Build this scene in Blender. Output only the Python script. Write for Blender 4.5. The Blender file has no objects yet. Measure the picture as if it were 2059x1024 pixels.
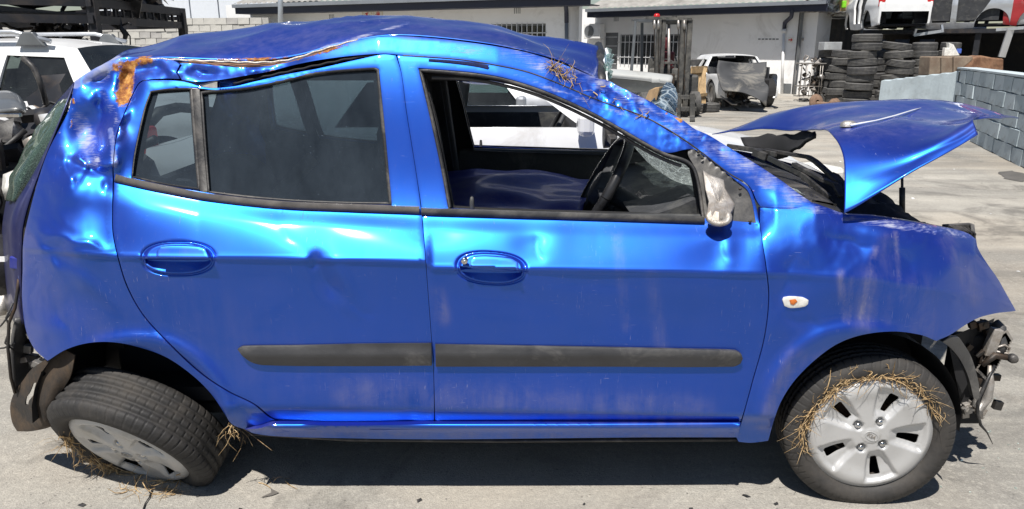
import bpy, bmesh, math, random
from mathutils import Vector, Matrix, noise
from mathutils.geometry import delaunay_2d_cdt

random.seed(7)
R = math.radians
scene = bpy.context.scene
col = scene.collection

# ------------------------------------------------------------------ camera
CAM_H, PITCH, F, CX, CY = 1.46, R(15.7), 1500.0, 1029.5, 512.0
cam_data = bpy.data.cameras.new('camera')
cam = bpy.data.objects.new('camera', cam_data)
col.objects.link(cam)
cam.location = (0, 0, CAM_H)
cam.rotation_euler = (R(90) - PITCH, 0, 0)
cam_data.sensor_width = 36
cam_data.lens = 36 * F / 2059
cam_data.clip_start = 0.05
cam_data.clip_end = 400
scene.camera = cam

# ------------------------------------------------------------------ light
SUN_TRAVEL = Vector((0.20, 0.45, -1.0)).normalized()
to_sun = -SUN_TRAVEL
sun_el = math.asin(to_sun.z)
sun_az = math.atan2(to_sun.x, to_sun.y)
world = bpy.data.worlds.new('World')
scene.world = world
world.use_nodes = True
wn = world.node_tree.nodes
sky = wn.new('ShaderNodeTexSky')
sky.sky_type = 'NISHITA'
sky.sun_disc = False
sky.sun_elevation = sun_el
sky.sun_rotation = sun_az
sky.air_density = 1.0
sky.dust_density = 0.3
bg = wn['Background']
world.node_tree.links.new(sky.outputs[0], bg.inputs[0])
bg.inputs[1].default_value = 0.05
sun_data = bpy.data.lights.new('sun', 'SUN')
sun_data.energy = 5.0
sun_data.angle = R(0.53)
sun_data.color = (1.0, 0.95, 0.88)
sun = bpy.data.objects.new('sun', sun_data)
col.objects.link(sun)
sun.rotation_euler = SUN_TRAVEL.to_track_quat('-Z', 'Y').to_euler()
scene.view_settings.view_transform = 'Standard'
scene.view_settings.look = 'None'
scene.view_settings.exposure = 0.42
scene.view_settings.gamma = 1.0
scene.view_settings.use_curve_mapping = False

# ------------------------------------------------------------------ rays
SP, CP = math.sin(PITCH), math.cos(PITCH)
def ray(px, py):
    u, v = (px - CX) / F, (CY - py) / F
    return Vector((u, CP + v * SP, -SP + v * CP))
def P(px, py, Y):
    d = ray(px, py); t = Y / d.y
    return Vector((d.x * t, Y, CAM_H + d.z * t))
def PZ(px, py, z=0.0):
    d = ray(px, py); t = (z - CAM_H) / d.z
    return Vector((d.x * t, d.y * t, z))
def PX(px, Y, z):
    """point at depth Y and height z whose picture column is px"""
    depth = Y * CP - (z - CAM_H) * SP
    return Vector(((px - CX) / F * depth, Y, z))

# ------------------------------------------------------------------ objects
def tag(o, label=None, cat=None, group=None, kind=None):
    if label: o['label'] = label
    if cat: o['category'] = cat
    if group: o['group'] = group
    if kind: o['kind'] = kind
    return o
def empty(name, loc, label, cat, group=None, rz=0.0):
    o = bpy.data.objects.new(name, None)
    col.objects.link(o)
    o.location = loc
    o.rotation_euler.z = rz
    o.empty_display_size = 0.1
    return tag(o, label, cat, group)
def adopt(o, parent):
    """parent keeping world coordinates (meshes built in world space)"""
    m = Matrix.Identity(4)
    p = parent
    chain = []
    while p is not None:
        chain.append(p); p = p.parent
    w = Matrix.Identity(4)
    for q in reversed(chain):
        w = w @ q.matrix_parent_inverse @ q.matrix_basis
    o.parent = parent
    o.matrix_parent_inverse = w.inverted()
def link_mesh(name, me, parent=None, local=False):
    o = bpy.data.objects.new(name, me)
    col.objects.link(o)
    if parent is not None:
        if local: o.parent = parent
        else: adopt(o, parent)
    return o

class MB:
    """collects simple shapes and builds them as one mesh object"""
    def __init__(s): s.v, s.f, s.sm = [], [], []
    def add(s, vs, fs, smooth=False):
        n = len(s.v)
        s.v += [tuple(p) for p in vs]
        for f in fs:
            s.f.append(tuple(i + n for i in f)); s.sm.append(smooth)
        return s
    def box(s, c, d, rot=None):
        c = Vector(c); x, y, z = d[0] / 2, d[1] / 2, d[2] / 2
        vs = [Vector(p) for p in ((-x,-y,-z),(x,-y,-z),(x,y,-z),(-x,y,-z),(-x,-y,z),(x,-y,z),(x,y,z),(-x,y,z))]
        if rot is not None: vs = [rot @ p for p in vs]
        return s.add([p + c for p in vs], [(0,3,2,1),(4,5,6,7),(0,1,5,4),(1,2,6,5),(2,3,7,6),(3,0,4,7)])
    def hexa(s, p8):
        return s.add(p8, [(0,3,2,1),(4,5,6,7),(0,1,5,4),(1,2,6,5),(2,3,7,6),(3,0,4,7)])
    def bar(s, a, b, w, h=None, up=(0,0,1)):
        a, b = Vector(a), Vector(b); h = h or w
        t = (b - a).normalized(); up = Vector(up)
        if abs(t.dot(up)) > .98: up = Vector((1,0,0))
        sx = t.cross(up).normalized(); sy = sx.cross(t).normalized()
        q = []
        for p in (a, b):
            q += [p - sx*w/2 - sy*h/2, p + sx*w/2 - sy*h/2, p + sx*w/2 + sy*h/2, p - sx*w/2 + sy*h/2]
        return s.hexa(q)
    def tube(s, pts, r, n=8, cap=True):
        pts = [Vector(p) for p in pts]
        rs = r if isinstance(r, (list, tuple)) else [r] * len(pts)
        vs, fs = [], []
        prev = None
        for i, p in enumerate(pts):
            t = (pts[min(i+1, len(pts)-1)] - pts[max(i-1, 0)])
            if t.length < 1e-9: t = Vector((0,0,1))
            t.normalize()
            if prev is None:
                a = Vector((0,0,1)) if abs(t.z) < .9 else Vector((1,0,0))
                sx = t.cross(a).normalized()
            else:
                sx = (prev - t * prev.dot(t))
                if sx.length < 1e-6: sx = t.orthogonal()
                sx.normalize()
            prev = sx; sy = t.cross(sx)
            for k in range(n):
                an = 2 * math.pi * k / n
                vs.append(p + (sx * math.cos(an) + sy * math.sin(an)) * rs[i])
        for i in range(len(pts) - 1):
            for k in range(n):
                fs.append((i*n+k, i*n+(k+1)%n, (i+1)*n+(k+1)%n, (i+1)*n+k))
        if cap:
            fs.append(tuple(range(n-1, -1, -1))); fs.append(tuple(range((len(pts)-1)*n, len(pts)*n)))
        return s.add(vs, fs, True)
    def lathe(s, prof, mat=None, n=24, closed=False):
        """prof: list of (radius, axial); axis = local z"""
        vs, fs = [], []
        for r, z in prof:
            for k in range(n):
                an = 2*math.pi*k/n
                p = Vector((r*math.cos(an), r*math.sin(an), z))
                vs.append(mat @ p if mat is not None else p)
        m = len(prof)
        for i in range(m if closed else m-1):
            j = (i+1) % m
            for k in range(n):
                fs.append((i*n+k, i*n+(k+1)%n, j*n+(k+1)%n, j*n+k))
        return s.add(vs, fs, True)
    def prism(s, poly, depth_vec):
        """poly: 3D points (planar); extruded by depth_vec"""
        n = len(poly); dv = Vector(depth_vec)
        poly = [Vector(p) for p in poly]
        fs = [tuple(range(n)), tuple(range(2*n-1, n-1, -1))]
        fs += [(i, i+n, (i+1)%n+n, (i+1)%n) for i in range(n)]
        return s.add(poly + [p + dv for p in poly], fs)
    def grid(s, rows, smooth=True, close=False):
        nu = len(rows[0]); vs = [p for r in rows for p in r]; fs = []
        for i in range(len(rows)-1):
            for j in range(nu-1):
                fs.append((i*nu+j, i*nu+j+1, (i+1)*nu+j+1, (i+1)*nu+j))
        return s.add(vs, fs, smooth)
    def mesh(s, name):
        me = bpy.data.meshes.new(name)
        me.from_pydata(s.v, [], s.f)
        me.polygons.foreach_set('use_smooth', s.sm)
        bm = bmesh.new(); bm.from_mesh(me)
        bmesh.ops.recalc_face_normals(bm, faces=bm.faces)
        bm.to_mesh(me); bm.free()
        me.update()
        return me
    def build(s, name, mat, parent=None, local=False, bevel=0, sharp=None, kind=None, label=None, solid=0):
        me = s.mesh(name)
        if mat is not None: me.materials.append(mat)
        if sharp is not None: me.set_sharp_from_angle(angle=R(sharp))
        o = link_mesh(name, me, parent, local)
        if solid:
            m = o.modifiers.new('solid', 'SOLIDIFY'); m.thickness = solid; m.offset = 0
        if bevel:
            m = o.modifiers.new('bevel', 'BEVEL'); m.width = bevel; m.segments = 2
            m.limit_method = 'ANGLE'; m.angle_limit = R(35)
            m.harden_normals = False
        if kind: o['kind'] = kind
        if label: o['label'] = label
        return o

def copy_thing(o, loc=None, rot=None, label=None, scale=None):
    c = o.copy(); col.objects.link(c)
    if loc is not None: c.location = loc
    if rot is not None: c.rotation_euler = rot
    if scale is not None: c.scale = scale
    if label: c['label'] = label
    for ch in list(o.children):
        d = ch.copy(); col.objects.link(d); d.parent = c
        for g in list(ch.children):
            e = g.copy(); col.objects.link(e); e.parent = d
    return c

# ------------------------------------------------------------------ materials
class NT:
    def __init__(s, name):
        s.m = bpy.data.materials.new(name); s.m.use_nodes = True
        s.t = s.m.node_tree; s.n = s.t.nodes; s.l = s.t.links
        s.b = s.n['Principled BSDF']; s.out = s.n['Material Output']
        s.tc = s.n.new('ShaderNodeTexCoord')
    def new(s, typ, **kw):
        nd = s.n.new(typ)
        for k, v in kw.items(): setattr(nd, k, v)
        return nd
    def coord(s, scale=(1,1,1), rot=(0,0,0), kind='Object'):
        mp = s.new('ShaderNodeMapping')
        mp.inputs['Scale'].default_value = scale
        mp.inputs['Rotation'].default_value = rot
        s.l.new(s.tc.outputs[kind], mp.inputs[0])
        return mp.outputs[0]
    def noise(s, scale, detail=4, rough=.55, vec=None, dist=0.0):
        nd = s.new('ShaderNodeTexNoise')
        nd.inputs['Scale'].default_value = scale; nd.inputs['Detail'].default_value = detail
        nd.inputs['Roughness'].default_value = rough; nd.inputs['Distortion'].default_value = dist
        s.l.new(vec if vec is not None else s.tc.outputs['Object'], nd.inputs['Vector'])
        return nd.outputs[0]
    def ramp(s, fac, stops):
        nd = s.new('ShaderNodeValToRGB')
        cr = nd.color_ramp
        while len(cr.elements) < len(stops): cr.elements.new(.5)
        for e, (p, c) in zip(cr.elements, stops):
            e.position = p
            e.color = (c, c, c, 1) if isinstance(c, (int, float)) else tuple(c[:3]) + (1,)
        s.l.new(fac, nd.inputs[0])
        return nd.outputs[0]
    def math(s, op, a, b=None, clamp=False):
        nd = s.new('ShaderNodeMath', operation=op); nd.use_clamp = clamp
        for i, x in enumerate((a, b)):
            if x is None: continue
            if isinstance(x, (int, float)): nd.inputs[i].default_value = x
            else: s.l.new(x, nd.inputs[i])
        return nd.outputs[0]
    def mix(s, fac, a, b):
        nd = s.new('ShaderNodeMix', data_type='RGBA')
        if isinstance(fac, (int, float)): nd.inputs[0].default_value = fac
        else: s.l.new(fac, nd.inputs[0])
        for i, x in ((6, a), (7, b)):
            if isinstance(x, (tuple, list)): nd.inputs[i].default_value = tuple(x[:3]) + (1,)
            else: s.l.new(x, nd.inputs[i])
        return nd.outputs[2]
    def set(s, sock, x):
        i = s.b.inputs[sock]
        if isinstance(x, (int, float)): i.default_value = x
        elif isinstance(x, (tuple, list)): i.default_value = tuple(x[:3]) + (1,)
        else: s.l.new(x, i)
    def bump(s, h, strength=.3, dist=.01):
        nd = s.new('ShaderNodeBump')
        nd.inputs['Strength'].default_value = strength; nd.inputs['Distance'].default_value = dist
        s.l.new(h, nd.inputs['Height']); s.l.new(nd.outputs[0], s.b.inputs['Normal'])
        return nd

def simple(name, c, rough=.6, metal=0.0, var=.25, scale=8.0, dirt=None, dirt_amt=.5, bump=0.0, coat=0.0, bscale=None, spec=.5):
    """one base colour varied by noise, with an optional dirt colour in patches"""
    t = NT(name)
    n1 = t.noise(scale, 6, .6)
    dark = tuple(x * (1 - var) for x in c); light = tuple(min(1, x * (1 + var)) for x in c)
    colr = t.ramp(n1, [(.3, dark), (.7, light)])
    if dirt is not None:
        n2 = t.noise(scale * .6, 8, .7, dist=.6)
        f = t.ramp(n2, [(.62 - .35 * dirt_amt, 0), (.75 - .1 * dirt_amt, 1)])
        f = t.math('MULTIPLY', f, .85)
        colr = t.mix(f, colr, dirt)
    t.set('Base Color', colr)
    t.set('Roughness', t.ramp(n1, [(.2, max(0, rough - .1)), (.8, min(1, rough + .1))]))
    t.set('Metallic', metal)
    t.b.inputs['Specular IOR Level'].default_value = spec
    if coat:
        t.set('Coat Weight', coat); t.b.inputs['Coat Roughness'].default_value = .04
    if bump:
        t.bump(t.noise(bscale or scale * 5, 6, .65), bump, .01)
    return t.m

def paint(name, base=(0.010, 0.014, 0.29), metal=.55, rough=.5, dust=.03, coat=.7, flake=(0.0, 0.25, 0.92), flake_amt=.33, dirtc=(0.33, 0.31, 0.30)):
    """car paint; the mesh attribute 'wear' carries scrapes (R), rust (G), dirt and painted brightening of the tops (B), bare filler (A unused)"""
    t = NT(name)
    at = t.new('ShaderNodeVertexColor'); at.layer_name = 'wear'
    sep = t.new('ShaderNodeSeparateColor'); t.l.new(at.outputs[0], sep.inputs[0])
    r, g, b = sep.outputs[0], sep.outputs[1], sep.outputs[2]
    big = t.noise(2.2, 4, .5)
    colr = t.ramp(big, [(.3, tuple(x * .9 for x in base)), (.7, tuple(x * 1.1 for x in base))])
    # fine scattered scratches
    sc = t.noise(1.0, 3, .6, vec=t.coord((260, 30, 26), (0, .5, 0)))
    sc2 = t.noise(1.0, 3, .6, vec=t.coord((22, 30, 240), (0, .35, 0)))
    gate = t.ramp(t.noise(5.5, 3, .6), [(.44, 0), (.62, 1)])
    fine = t.math('MULTIPLY', t.ramp(sc, [(.66, 0), (.72, 1)]), gate)
    fine2 = t.math('MULTIPLY', t.ramp(sc2, [(.68, 0), (.74, 1)]), gate)
    fine = t.math('MULTIPLY', t.math('MAXIMUM', fine, fine2), .6)
    # heavy scrape streaks
    st = t.noise(1.0, 5, .7, vec=t.coord((14, 60, 330), (0, .42, 0)))
    st2 = t.noise(14, 5, .6)
    stv = t.math('ADD', t.math('MULTIPLY', st, .6), t.math('MULTIPLY', st2, .4))
    hs = t.math('SUBTRACT', t.math('ADD', stv, t.math('MULTIPLY', r, .52)), .74)
    hs = t.math('MULTIPLY', hs, 6.5, clamp=True)
    hs = t.math('MULTIPLY', hs, t.math('MULTIPLY', r, 2.2, clamp=True))
    scr = t.math('MAXIMUM', t.math('MULTIPLY', hs, .8), fine, clamp=True)
    scol = t.mix(t.ramp(st2, [(.35, 0), (.65, 1)]), (0.05, 0.12, 0.45), (0.42, 0.44, 0.52))
    colr = t.mix(scr, colr, scol)
    # dust, heavier where B says so
    dn = t.noise(9, 8, .75, dist=.8)
    dn2 = t.noise(1.0, 4, .6, vec=t.coord((26, 20, 3.5)))
    dd = t.math('ADD', t.math('MULTIPLY', dn, .5), t.math('MULTIPLY', dn2, .5))
    df = t.math('ADD', t.math('MULTIPLY', t.ramp(dd, [(.35, 0), (.7, 1)]), dust), t.math('MULTIPLY', t.math('MULTIPLY', b, t.ramp(dd, [(.38, 0), (.62, 1)])), .6), clamp=True)
    colr = t.mix(df, colr, dirtc)
    # rust
    rn = t.noise(30, 7, .7, dist=.5)
    rf = t.math('MULTIPLY', t.math('SUBTRACT', t.math('ADD', t.math('MULTIPLY', g, .62), t.math('MULTIPLY', rn, 1.5)), 1.12), 6, clamp=True)
    rf = t.math('MULTIPLY', rf, t.math('MULTIPLY', g, 6, clamp=True))
    rc = t.ramp(t.noise(55, 6, .7), [(.3, (0.07, 0.022, 0.008)), (.46, (0.26, 0.09, 0.02)), (.58, (0.45, 0.22, 0.05)), (.72, (0.60, 0.38, 0.14))])
    colr = t.mix(rf, colr, rc)
    t.set('Base Color', colr)
    keep = t.math('SUBTRACT', 1.0, t.math('MAXIMUM', t.math('MAXIMUM', scr, df), rf, clamp=True), clamp=True)
    t.set('Metallic', t.math('MULTIPLY', keep, metal))
    t.set('Roughness', t.math('ADD', rough, t.math('MULTIPLY', t.math('SUBTRACT', 1.0, keep), .35)))
    t.set('Coat Weight', t.math('MULTIPLY', t.math('MULTIPLY', keep, keep), coat))
    t.b.inputs['Coat Roughness'].default_value = .07
    h = t.math('ADD', t.math('MULTIPLY', rn, t.math('MULTIPLY', rf, 1.5)), t.math('MULTIPLY', t.noise(6, 2, .5), .25))
    bp = t.bump(t.math('SUBTRACT', h, t.math('MULTIPLY', scr, .10)), .35, .006)
    fl = t.new('ShaderNodeBsdfPrincipled')                       # pearl flakes: a second, tighter and greener lobe
    fl.inputs['Base Color'].default_value = flake + (1,); fl.inputs['Metallic'].default_value = 1
    t.l.new(t.ramp(big, [(.3, .38), (.7, .44)]), fl.inputs['Roughness'])
    t.l.new(bp.outputs[0], fl.inputs['Normal'])
    t.l.new(t.math('MULTIPLY', keep, coat), fl.inputs['Coat Weight']); fl.inputs['Coat Roughness'].default_value = .05
    ms = t.new('ShaderNodeMixShader'); t.l.new(t.math('MULTIPLY', keep, flake_amt), ms.inputs[0])
    t.l.new(t.b.outputs[0], ms.inputs[1]); t.l.new(fl.outputs[0], ms.inputs[2]); t.l.new(ms.outputs[0], t.out.inputs[0])
    return t.m

def glass(name, tint=(.1, .12, .14), dust=.06, refl=1.0, crack=0.0, crack_scale=22, dust_col=(.55, .6, .62)):
    t = NT(name)
    t.n.remove(t.b)
    tr = t.new('ShaderNodeBsdfTransparent'); tr.inputs[0].default_value = tint + (1,)
    gl = t.new('ShaderNodeBsdfGlossy'); gl.inputs['Roughness'].default_value = .02
    gl.inputs[0].default_value = (refl, refl, refl, 1)
    fr = t.new('ShaderNodeFresnel'); fr.inputs[0].default_value = 1.5
    m1 = t.new('ShaderNodeMixShader')
    t.l.new(fr.outputs[0], m1.inputs[0]); t.l.new(tr.outputs[0], m1.inputs[1]); t.l.new(gl.outputs[0], m1.inputs[2])
    di = t.new('ShaderNodeBsdfDiffuse'); di.inputs[0].default_value = dust_col + (1,)
    n = t.noise(3.5, 8, .7, vec=t.coord((1.2, 1, .5)))
    spk = t.ramp(t.noise(190, 2, .5), [(.73, 0), (.78, 1)])
    f = t.math('ADD', t.math('MULTIPLY', t.ramp(n, [(.3, .25), (.75, 1)]), dust), t.math('MULTIPLY', spk, dust * 2.2), clamp=True)
    if crack:
        vo = t.new('ShaderNodeTexVoronoi', feature='DISTANCE_TO_EDGE'); vo.inputs['Scale'].default_value = crack_scale
        t.l.new(t.tc.outputs['Object'], vo.inputs['Vector'])
        vo2 = t.new('ShaderNodeTexVoronoi', feature='DISTANCE_TO_EDGE'); vo2.inputs['Scale'].default_value = crack_scale * 3.1
        t.l.new(t.tc.outputs['Object'], vo2.inputs['Vector'])
        c1 = t.ramp(vo.outputs['Distance'], [(0.0, 1), (.09, 0)])
        c2 = t.ramp(vo2.outputs['Distance'], [(0.0, .8), (.14, 0)])
        patch_ = t.ramp(t.noise(6, 4, .6), [(.42, 0), (.6, 1)])
        c = t.math('MAXIMUM', c1, t.math('MULTIPLY', c2, patch_))
        f = t.math('MAXIMUM', f, t.math('MULTIPLY', c, crack), clamp=True)
    dsh = di.outputs[0]
    if crack:
        tl = t.new('ShaderNodeBsdfTranslucent'); tl.inputs[0].default_value = dust_col + (1,)
        mt_ = t.new('ShaderNodeMixShader'); mt_.inputs[0].default_value = .5
        t.l.new(di.outputs[0], mt_.inputs[1]); t.l.new(tl.outputs[0], mt_.inputs[2]); dsh = mt_.outputs[0]
    m2 = t.new('ShaderNodeMixShader')
    t.l.new(f, m2.inputs[0]); t.l.new(m1.outputs[0], m2.inputs[1]); t.l.new(dsh, m2.inputs[2])
    t.l.new(m2.outputs[0], t.out.inputs[0])
    return t.m

M = {}
M['blue'] = paint('blue_paint')
M['blue_in'] = paint('blue_inner_paint', rough=.6, dust=.3, coat=.1, flake_amt=.08)
M['black'] = simple('black_plastic', (.022, .022, .024), .5, dirt=(.14, .13, .12), dirt_amt=.35, scale=14, bump=.15)
M['trim'] = simple('grey_trim', (.045, .045, .047), .45, dirt=(.2, .19, .175), dirt_amt=.5, scale=9, bump=.1)
M['rub'] = simple('rub_strip_plastic', (.03, .03, .032), .45, dirt=(.11, .105, .10), dirt_amt=.2, scale=7, bump=.12)
M['beltmetal'] = simple('belt_trim', (.13, .12, .115), .35, .3, dirt=(.22, .2, .18), dirt_amt=.5, scale=18)
M['inner'] = simple('dark_interior', (.012, .012, .014), .8, scale=5)
M['seat'] = simple('seat_fabric', (.035, .037, .045), .95, scale=60, bump=.4)
M['dash'] = simple('dashboard_plastic', (.035, .037, .042), .6, dirt=(.12, .12, .11), dirt_amt=.3, scale=10, bump=.2)
M['steel_dark'] = simple('dark_steel', (.04, .038, .036), .55, .5, dirt=(.12, .07, .04), dirt_amt=.4, scale=12, bump=.2)
M['steel'] = simple('bare_steel', (.35, .34, .33), .45, .7, dirt=(.22, .15, .1), dirt_amt=.35, scale=14, bump=.2)
M['alu'] = simple('dirty_aluminium', (.42, .40, .38), .5, .6, dirt=(.25, .2, .15), dirt_amt=.45, scale=16, bump=.3)
M['cover'] = simple('silver_wheel_cover', (.50, .50, .50), .42, .35, var=.06, scale=6, dirt=(.36, .34, .30), dirt_amt=.2)
M['chrome'] = simple('chrome', (.6, .6, .6), .15, 1.0, dirt=(.3, .27, .24), dirt_amt=.3, scale=30)
M['brownrust'] = simple('rusty_iron', (.16, .08, .045), .85, .1, var=.5, dirt=(.34, .2, .12), dirt_amt=.6, scale=10, bump=.5)
M['white'] = simple('white_paint', (.78, .79, .80), .35, 0, var=.05, scale=3, dirt=(.5, .48, .45), dirt_amt=.2, coat=.5)
M['silver'] = simple('silver_paint', (.55, .57, .60), .35, .6, var=.08, scale=3, dirt=(.35, .33, .31), dirt_amt=.3, coat=.4)
M['red'] = simple('red_paint', (.42, .035, .04), .35, .2, var=.15, scale=4, dirt=(.3, .2, .18), dirt_amt=.35, coat=.4)
M['greypaint'] = simple('grey_paint', (.16, .17, .18), .4, .4, var=.2, scale=3, dirt=(.3, .29, .27), dirt_amt=.35, coat=.3)
M['paper'] = simple('cardboard', (.38, .25, .13), .85, scale=12, dirt=(.25, .17, .1), dirt_amt=.3)
M['wood'] = simple('pale_wood', (.46, .32, .17), .8, scale=10, var=.3, dirt=(.25, .18, .11), dirt_amt=.4, bump=.2)
M['lens_amber'] = simple('amber_lens', (.6, .16, .03), .2, scale=20)
M['lens_white'] = simple('clear_lens', (.75, .74, .70), .25, scale=20, dirt=(.5, .35, .2), dirt_amt=.2)
M['lens_red'] = simple('red_lens', (.5, .02, .02), .2, scale=20)
M['glass_tint'] = glass('tinted_glass', (.19, .24, .26), .17, 1.0, dust_col=(.20, .26, .33))
M['glass_clear'] = glass('clear_glass', (.75, .82, .80), .05, 1.0)
M['glass_green'] = glass('greenish_glass', (.22, .30, .30), .05, 1.0)
M['glass_crack'] = glass('shattered_glass', (.6, .75, .72), .45, 1.0, crack=.95, crack_scale=30, dust_col=(.80, .90, .87))
M['glass_star'] = glass('cracked_windscreen', (.45, .55, .6), .08, 1.0, crack=.8, crack_scale=7)
def straw_mat():
    t = NT('dry_straw')
    oi = t.noise(90, 2, .5)
    t.set('Base Color', t.ramp(oi, [(.3, (.20, .12, .055)), (.5, (.40, .27, .13)), (.7, (.60, .46, .27))]))
    t.set('Roughness', .7)
    return t.m
M['straw'] = straw_mat()
def tyre_mat(name, c=(.017, .017, .018), d=(.10, .088, .075), amt=.42):
    t = NT(name)
    n = t.noise(9, 7, .7, dist=.4); n2 = t.noise(60, 4, .6)
    colr = t.ramp(n2, [(.3, tuple(x*.75 for x in c)), (.7, tuple(x*1.35 for x in c))])
    oi = t.new('ShaderNodeObjectInfo')
    f = t.math('MULTIPLY', t.ramp(n, [(.42, 0), (.72, 1)]), amt)
    f = t.math('ADD', f, t.math('MULTIPLY', oi.outputs['Random'], .18), clamp=True)
    t.set('Base Color', t.mix(f, colr, d))
    t.set('Roughness', t.ramp(n, [(.3, .62), (.7, .85)]))
    t.bump(n2, .25, .004)
    return t.m
M['tyre'] = tyre_mat('worn_tyre')
M['tyre_dusty'] = tyre_mat('dusty_tyre', (.05, .05, .053), (.17, .165, .15), .6)
# ================================================================== THE BLUE CAR
import numpy as np
YC = 2.95                                    # the car's centre plane
def proj(v):
    """world -> picture coordinates of the reference, used only to look up wear and dents"""
    x, y, z = v[..., 0], v[..., 1], v[..., 2] - CAM_H
    d = y * CP - z * SP; u = y * SP + z * CP
    return CX + F * x / d, CY - F * u / d
def unproj(px, py, Y):
    u, v = (px - CX) / F, (CY - py) / F
    dy = CP + v * SP; t = Y / dy
    return np.stack([u * t, Y + 0 * px, CAM_H + (-SP + v * CP) * t], -1)
def L(*p):
    return np.array([q[0] for q in p], float), np.array([q[1] for q in p], float)
LINES = [   # feature lines along the body side (picture columns/rows) and the depth there
    (L((0,60),(235,60),(520,70),(760,30),(1000,40),(1200,110),(1640,330),(2059,420)), L((0,2.62),(1200,2.62),(1640,2.50),(2059,2.5))),
    (L((0,150),(235,118),(430,126),(520,126),(620,108),(760,72),(1000,92),(1100,115),(1210,160),(1300,205),(1420,265),(1640,395),(2059,500)), L((0,2.42),(300,2.40),(1210,2.42),(1420,2.33),(1640,2.24),(2059,2.24))),
    (L((0,345),(230,360),(400,392),(560,413),(850,430),(1200,441),(1525,452),(1560,424),(1640,416),(1700,436),(1830,450),(1900,465),(1960,487),(2059,590)), L((0,2.212),(230,2.212),(1500,2.205),(1640,2.19),(2059,2.2))),
    (L((0,400),(230,412),(400,440),(560,452),(850,466),(1200,480),(1525,484),(1640,470),(1760,478),(1900,500),(1960,515),(2059,600)), L((0,2.160),(1500,2.160),(1640,2.140),(2059,2.135))),
    (L((0,486),(230,508),(520,512),(855,519),(870,531),(1100,534),(1545,542),(1750,550),(2059,608)), L((0,2.1050),(1500,2.1050),(1700,2.104),(2059,2.112))),
    (L((0,495),(230,517),(520,521),(855,528),(870,540),(1100,543),(1545,551),(1750,560),(2059,612)), L((0,2.098),(1500,2.098),(1700,2.10),(2059,2.11))),
    (L((0,502),(230,524),(520,528),(855,535),(870,547),(1100,550),(1545,558),(1750,580),(2059,622)), L((0,2.105),(1500,2.108),(1640,2.104),(2059,2.11))),
    (L((0,712),(2059,722)), L((0,2.122),(1500,2.128),(1700,2.115),(2059,2.12))),
    (L((0,812),(870,820),(1495,832),(2059,840)), L((0,2.116),(1500,2.116),(2059,2.14))),
    (L((0,818),(870,826),(1495,838),(2059,848)), L((0,2.1225),(1500,2.1225),(2059,2.144))),
    (L((0,850),(870,850),(1490,849),(2059,870)), L((0,2.150),(1500,2.150),(2059,2.16))),
    (L((0,930),(2059,935)), L((0,2.23),(2059,2.22))),
]
FOLDS = [ # x1,y1,x2,y2, depth step, decay (px): a kink line that fades away on one side
    (56,457,245,509,-.013,26), (56,457,132,560,-.010,24), (146,312,186,340,-.024,16), (186,340,250,318,-.022,14), (206,165,196,325,.026,20), (262,205,226,300,-.020,14),
    (160,175,240,140,.020,14), (120,300,150,380,-.012,20), (372,134,440,153,.012,10), (440,153,540,146,-.012,10), (300,128,350,150,.014,12),
    (632,520,676,604,.006,14), (632,524,556,452,.002,26), (690,606,760,640,.004,18),
    (1072,465,1092,535,.004,22), (1440,470,1466,536,.005,22), (1636,468,1770,505,.012,26), (1560,636,1660,655,.010,30), (1600,500,1560,640,.008,26), (1890,498,1996,604,-.014,28), (1780,470,1850,560,.008,34),
    (1230,178,1330,232,.010,10), (1110,128,1200,176,.008,9), (1380,258,1470,318,.005,12), (100,600,160,700,.010,26), (470,815,540,848,.010,16),
]
DENTS = [ # cx, cy, depth(+ in), sx, sy, rot
    (632,526,.012,10,14,10), (664,578,.010,22,52,-28), (610,460,.003,70,34,20), (690,560,-.006,14,44,-28), (520,560,.004,70,40,0), (700,620,-.004,40,14,30),
    (880,470,.006,60,25,0), (1060,490,.004,30,30,10), (1120,480,-.002,30,40,0), (1440,520,.007,60,36,0), (1462,500,-.006,18,40,0),
    (1020,600,.004,120,30,6), (1280,640,.003,160,40,0), (1180,570,.003,90,14,3),
    (1600,560,.012,50,36,0), (1720,480,.013,58,28,15), (1600,660,-.006,70,30,0), (1820,520,.010,60,60,10), (1700,580,-.007,60,30,0), (1900,560,-.010,40,40,0), (1960,560,.012,22,60,-20), (1640,500,-.005,30,24,0),
    (172,262,.050,36,58,12), (180,205,-.018,18,22,0), (255,165,.050,22,40,12), (235,232,-.010,12,30,20), (228,300,-.030,28,34,25), (205,160,.020,20,16,0),
    (300,140,.020,26,12,0), (345,143,-.018,34,10,4), (135,372,-.020,34,34,20), (175,338,.016,46,9,18), (190,420,.012,60,40,0),
    (80,470,-.012,26,30,35), (125,520,.020,44,20,40), (165,560,-.012,70,16,40), (130,610,.012,50,40,0), (100,660,-.010,40,24,20), (220,470,.006,36,60,0), (215,372,.010,10,14,0),
    (420,148,.014,50,9,4), (520,143,-.010,40,7,-6), (600,128,.010,50,7,-14), (480,158,-.008,30,6,0),
    (1235,180,.012,26,8,30), (1330,225,.010,22,10,30), (1450,300,.008,40,14,32), (1150,135,-.008,30,10,25), (1560,375,.006,30,16,30),
    (470,830,-.010,40,16,0), (560,840,.006,60,10,0), (830,830,.005,24,30,0),
]
CRUMPLES = [(205,190,55,70,.017,56), (300,140,90,18,.014,30), (470,145,120,12,.012,22), (1240,190,90,40,.012,20), (1400,275,120,40,.006,16), (90,480,50,90,.014,60), (130,345,50,50,.012,50), (1900,480,90,20,.01,30), (1680,500,80,50,.008,46)]
HANDLES = [((358, 520), 71, 33, 0.0), ((988, 539.5), 68, 31.5, R(4))]
ARCHES = [((275, 858), 182, 172), ((1722, 850), 180, 182)]
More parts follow.
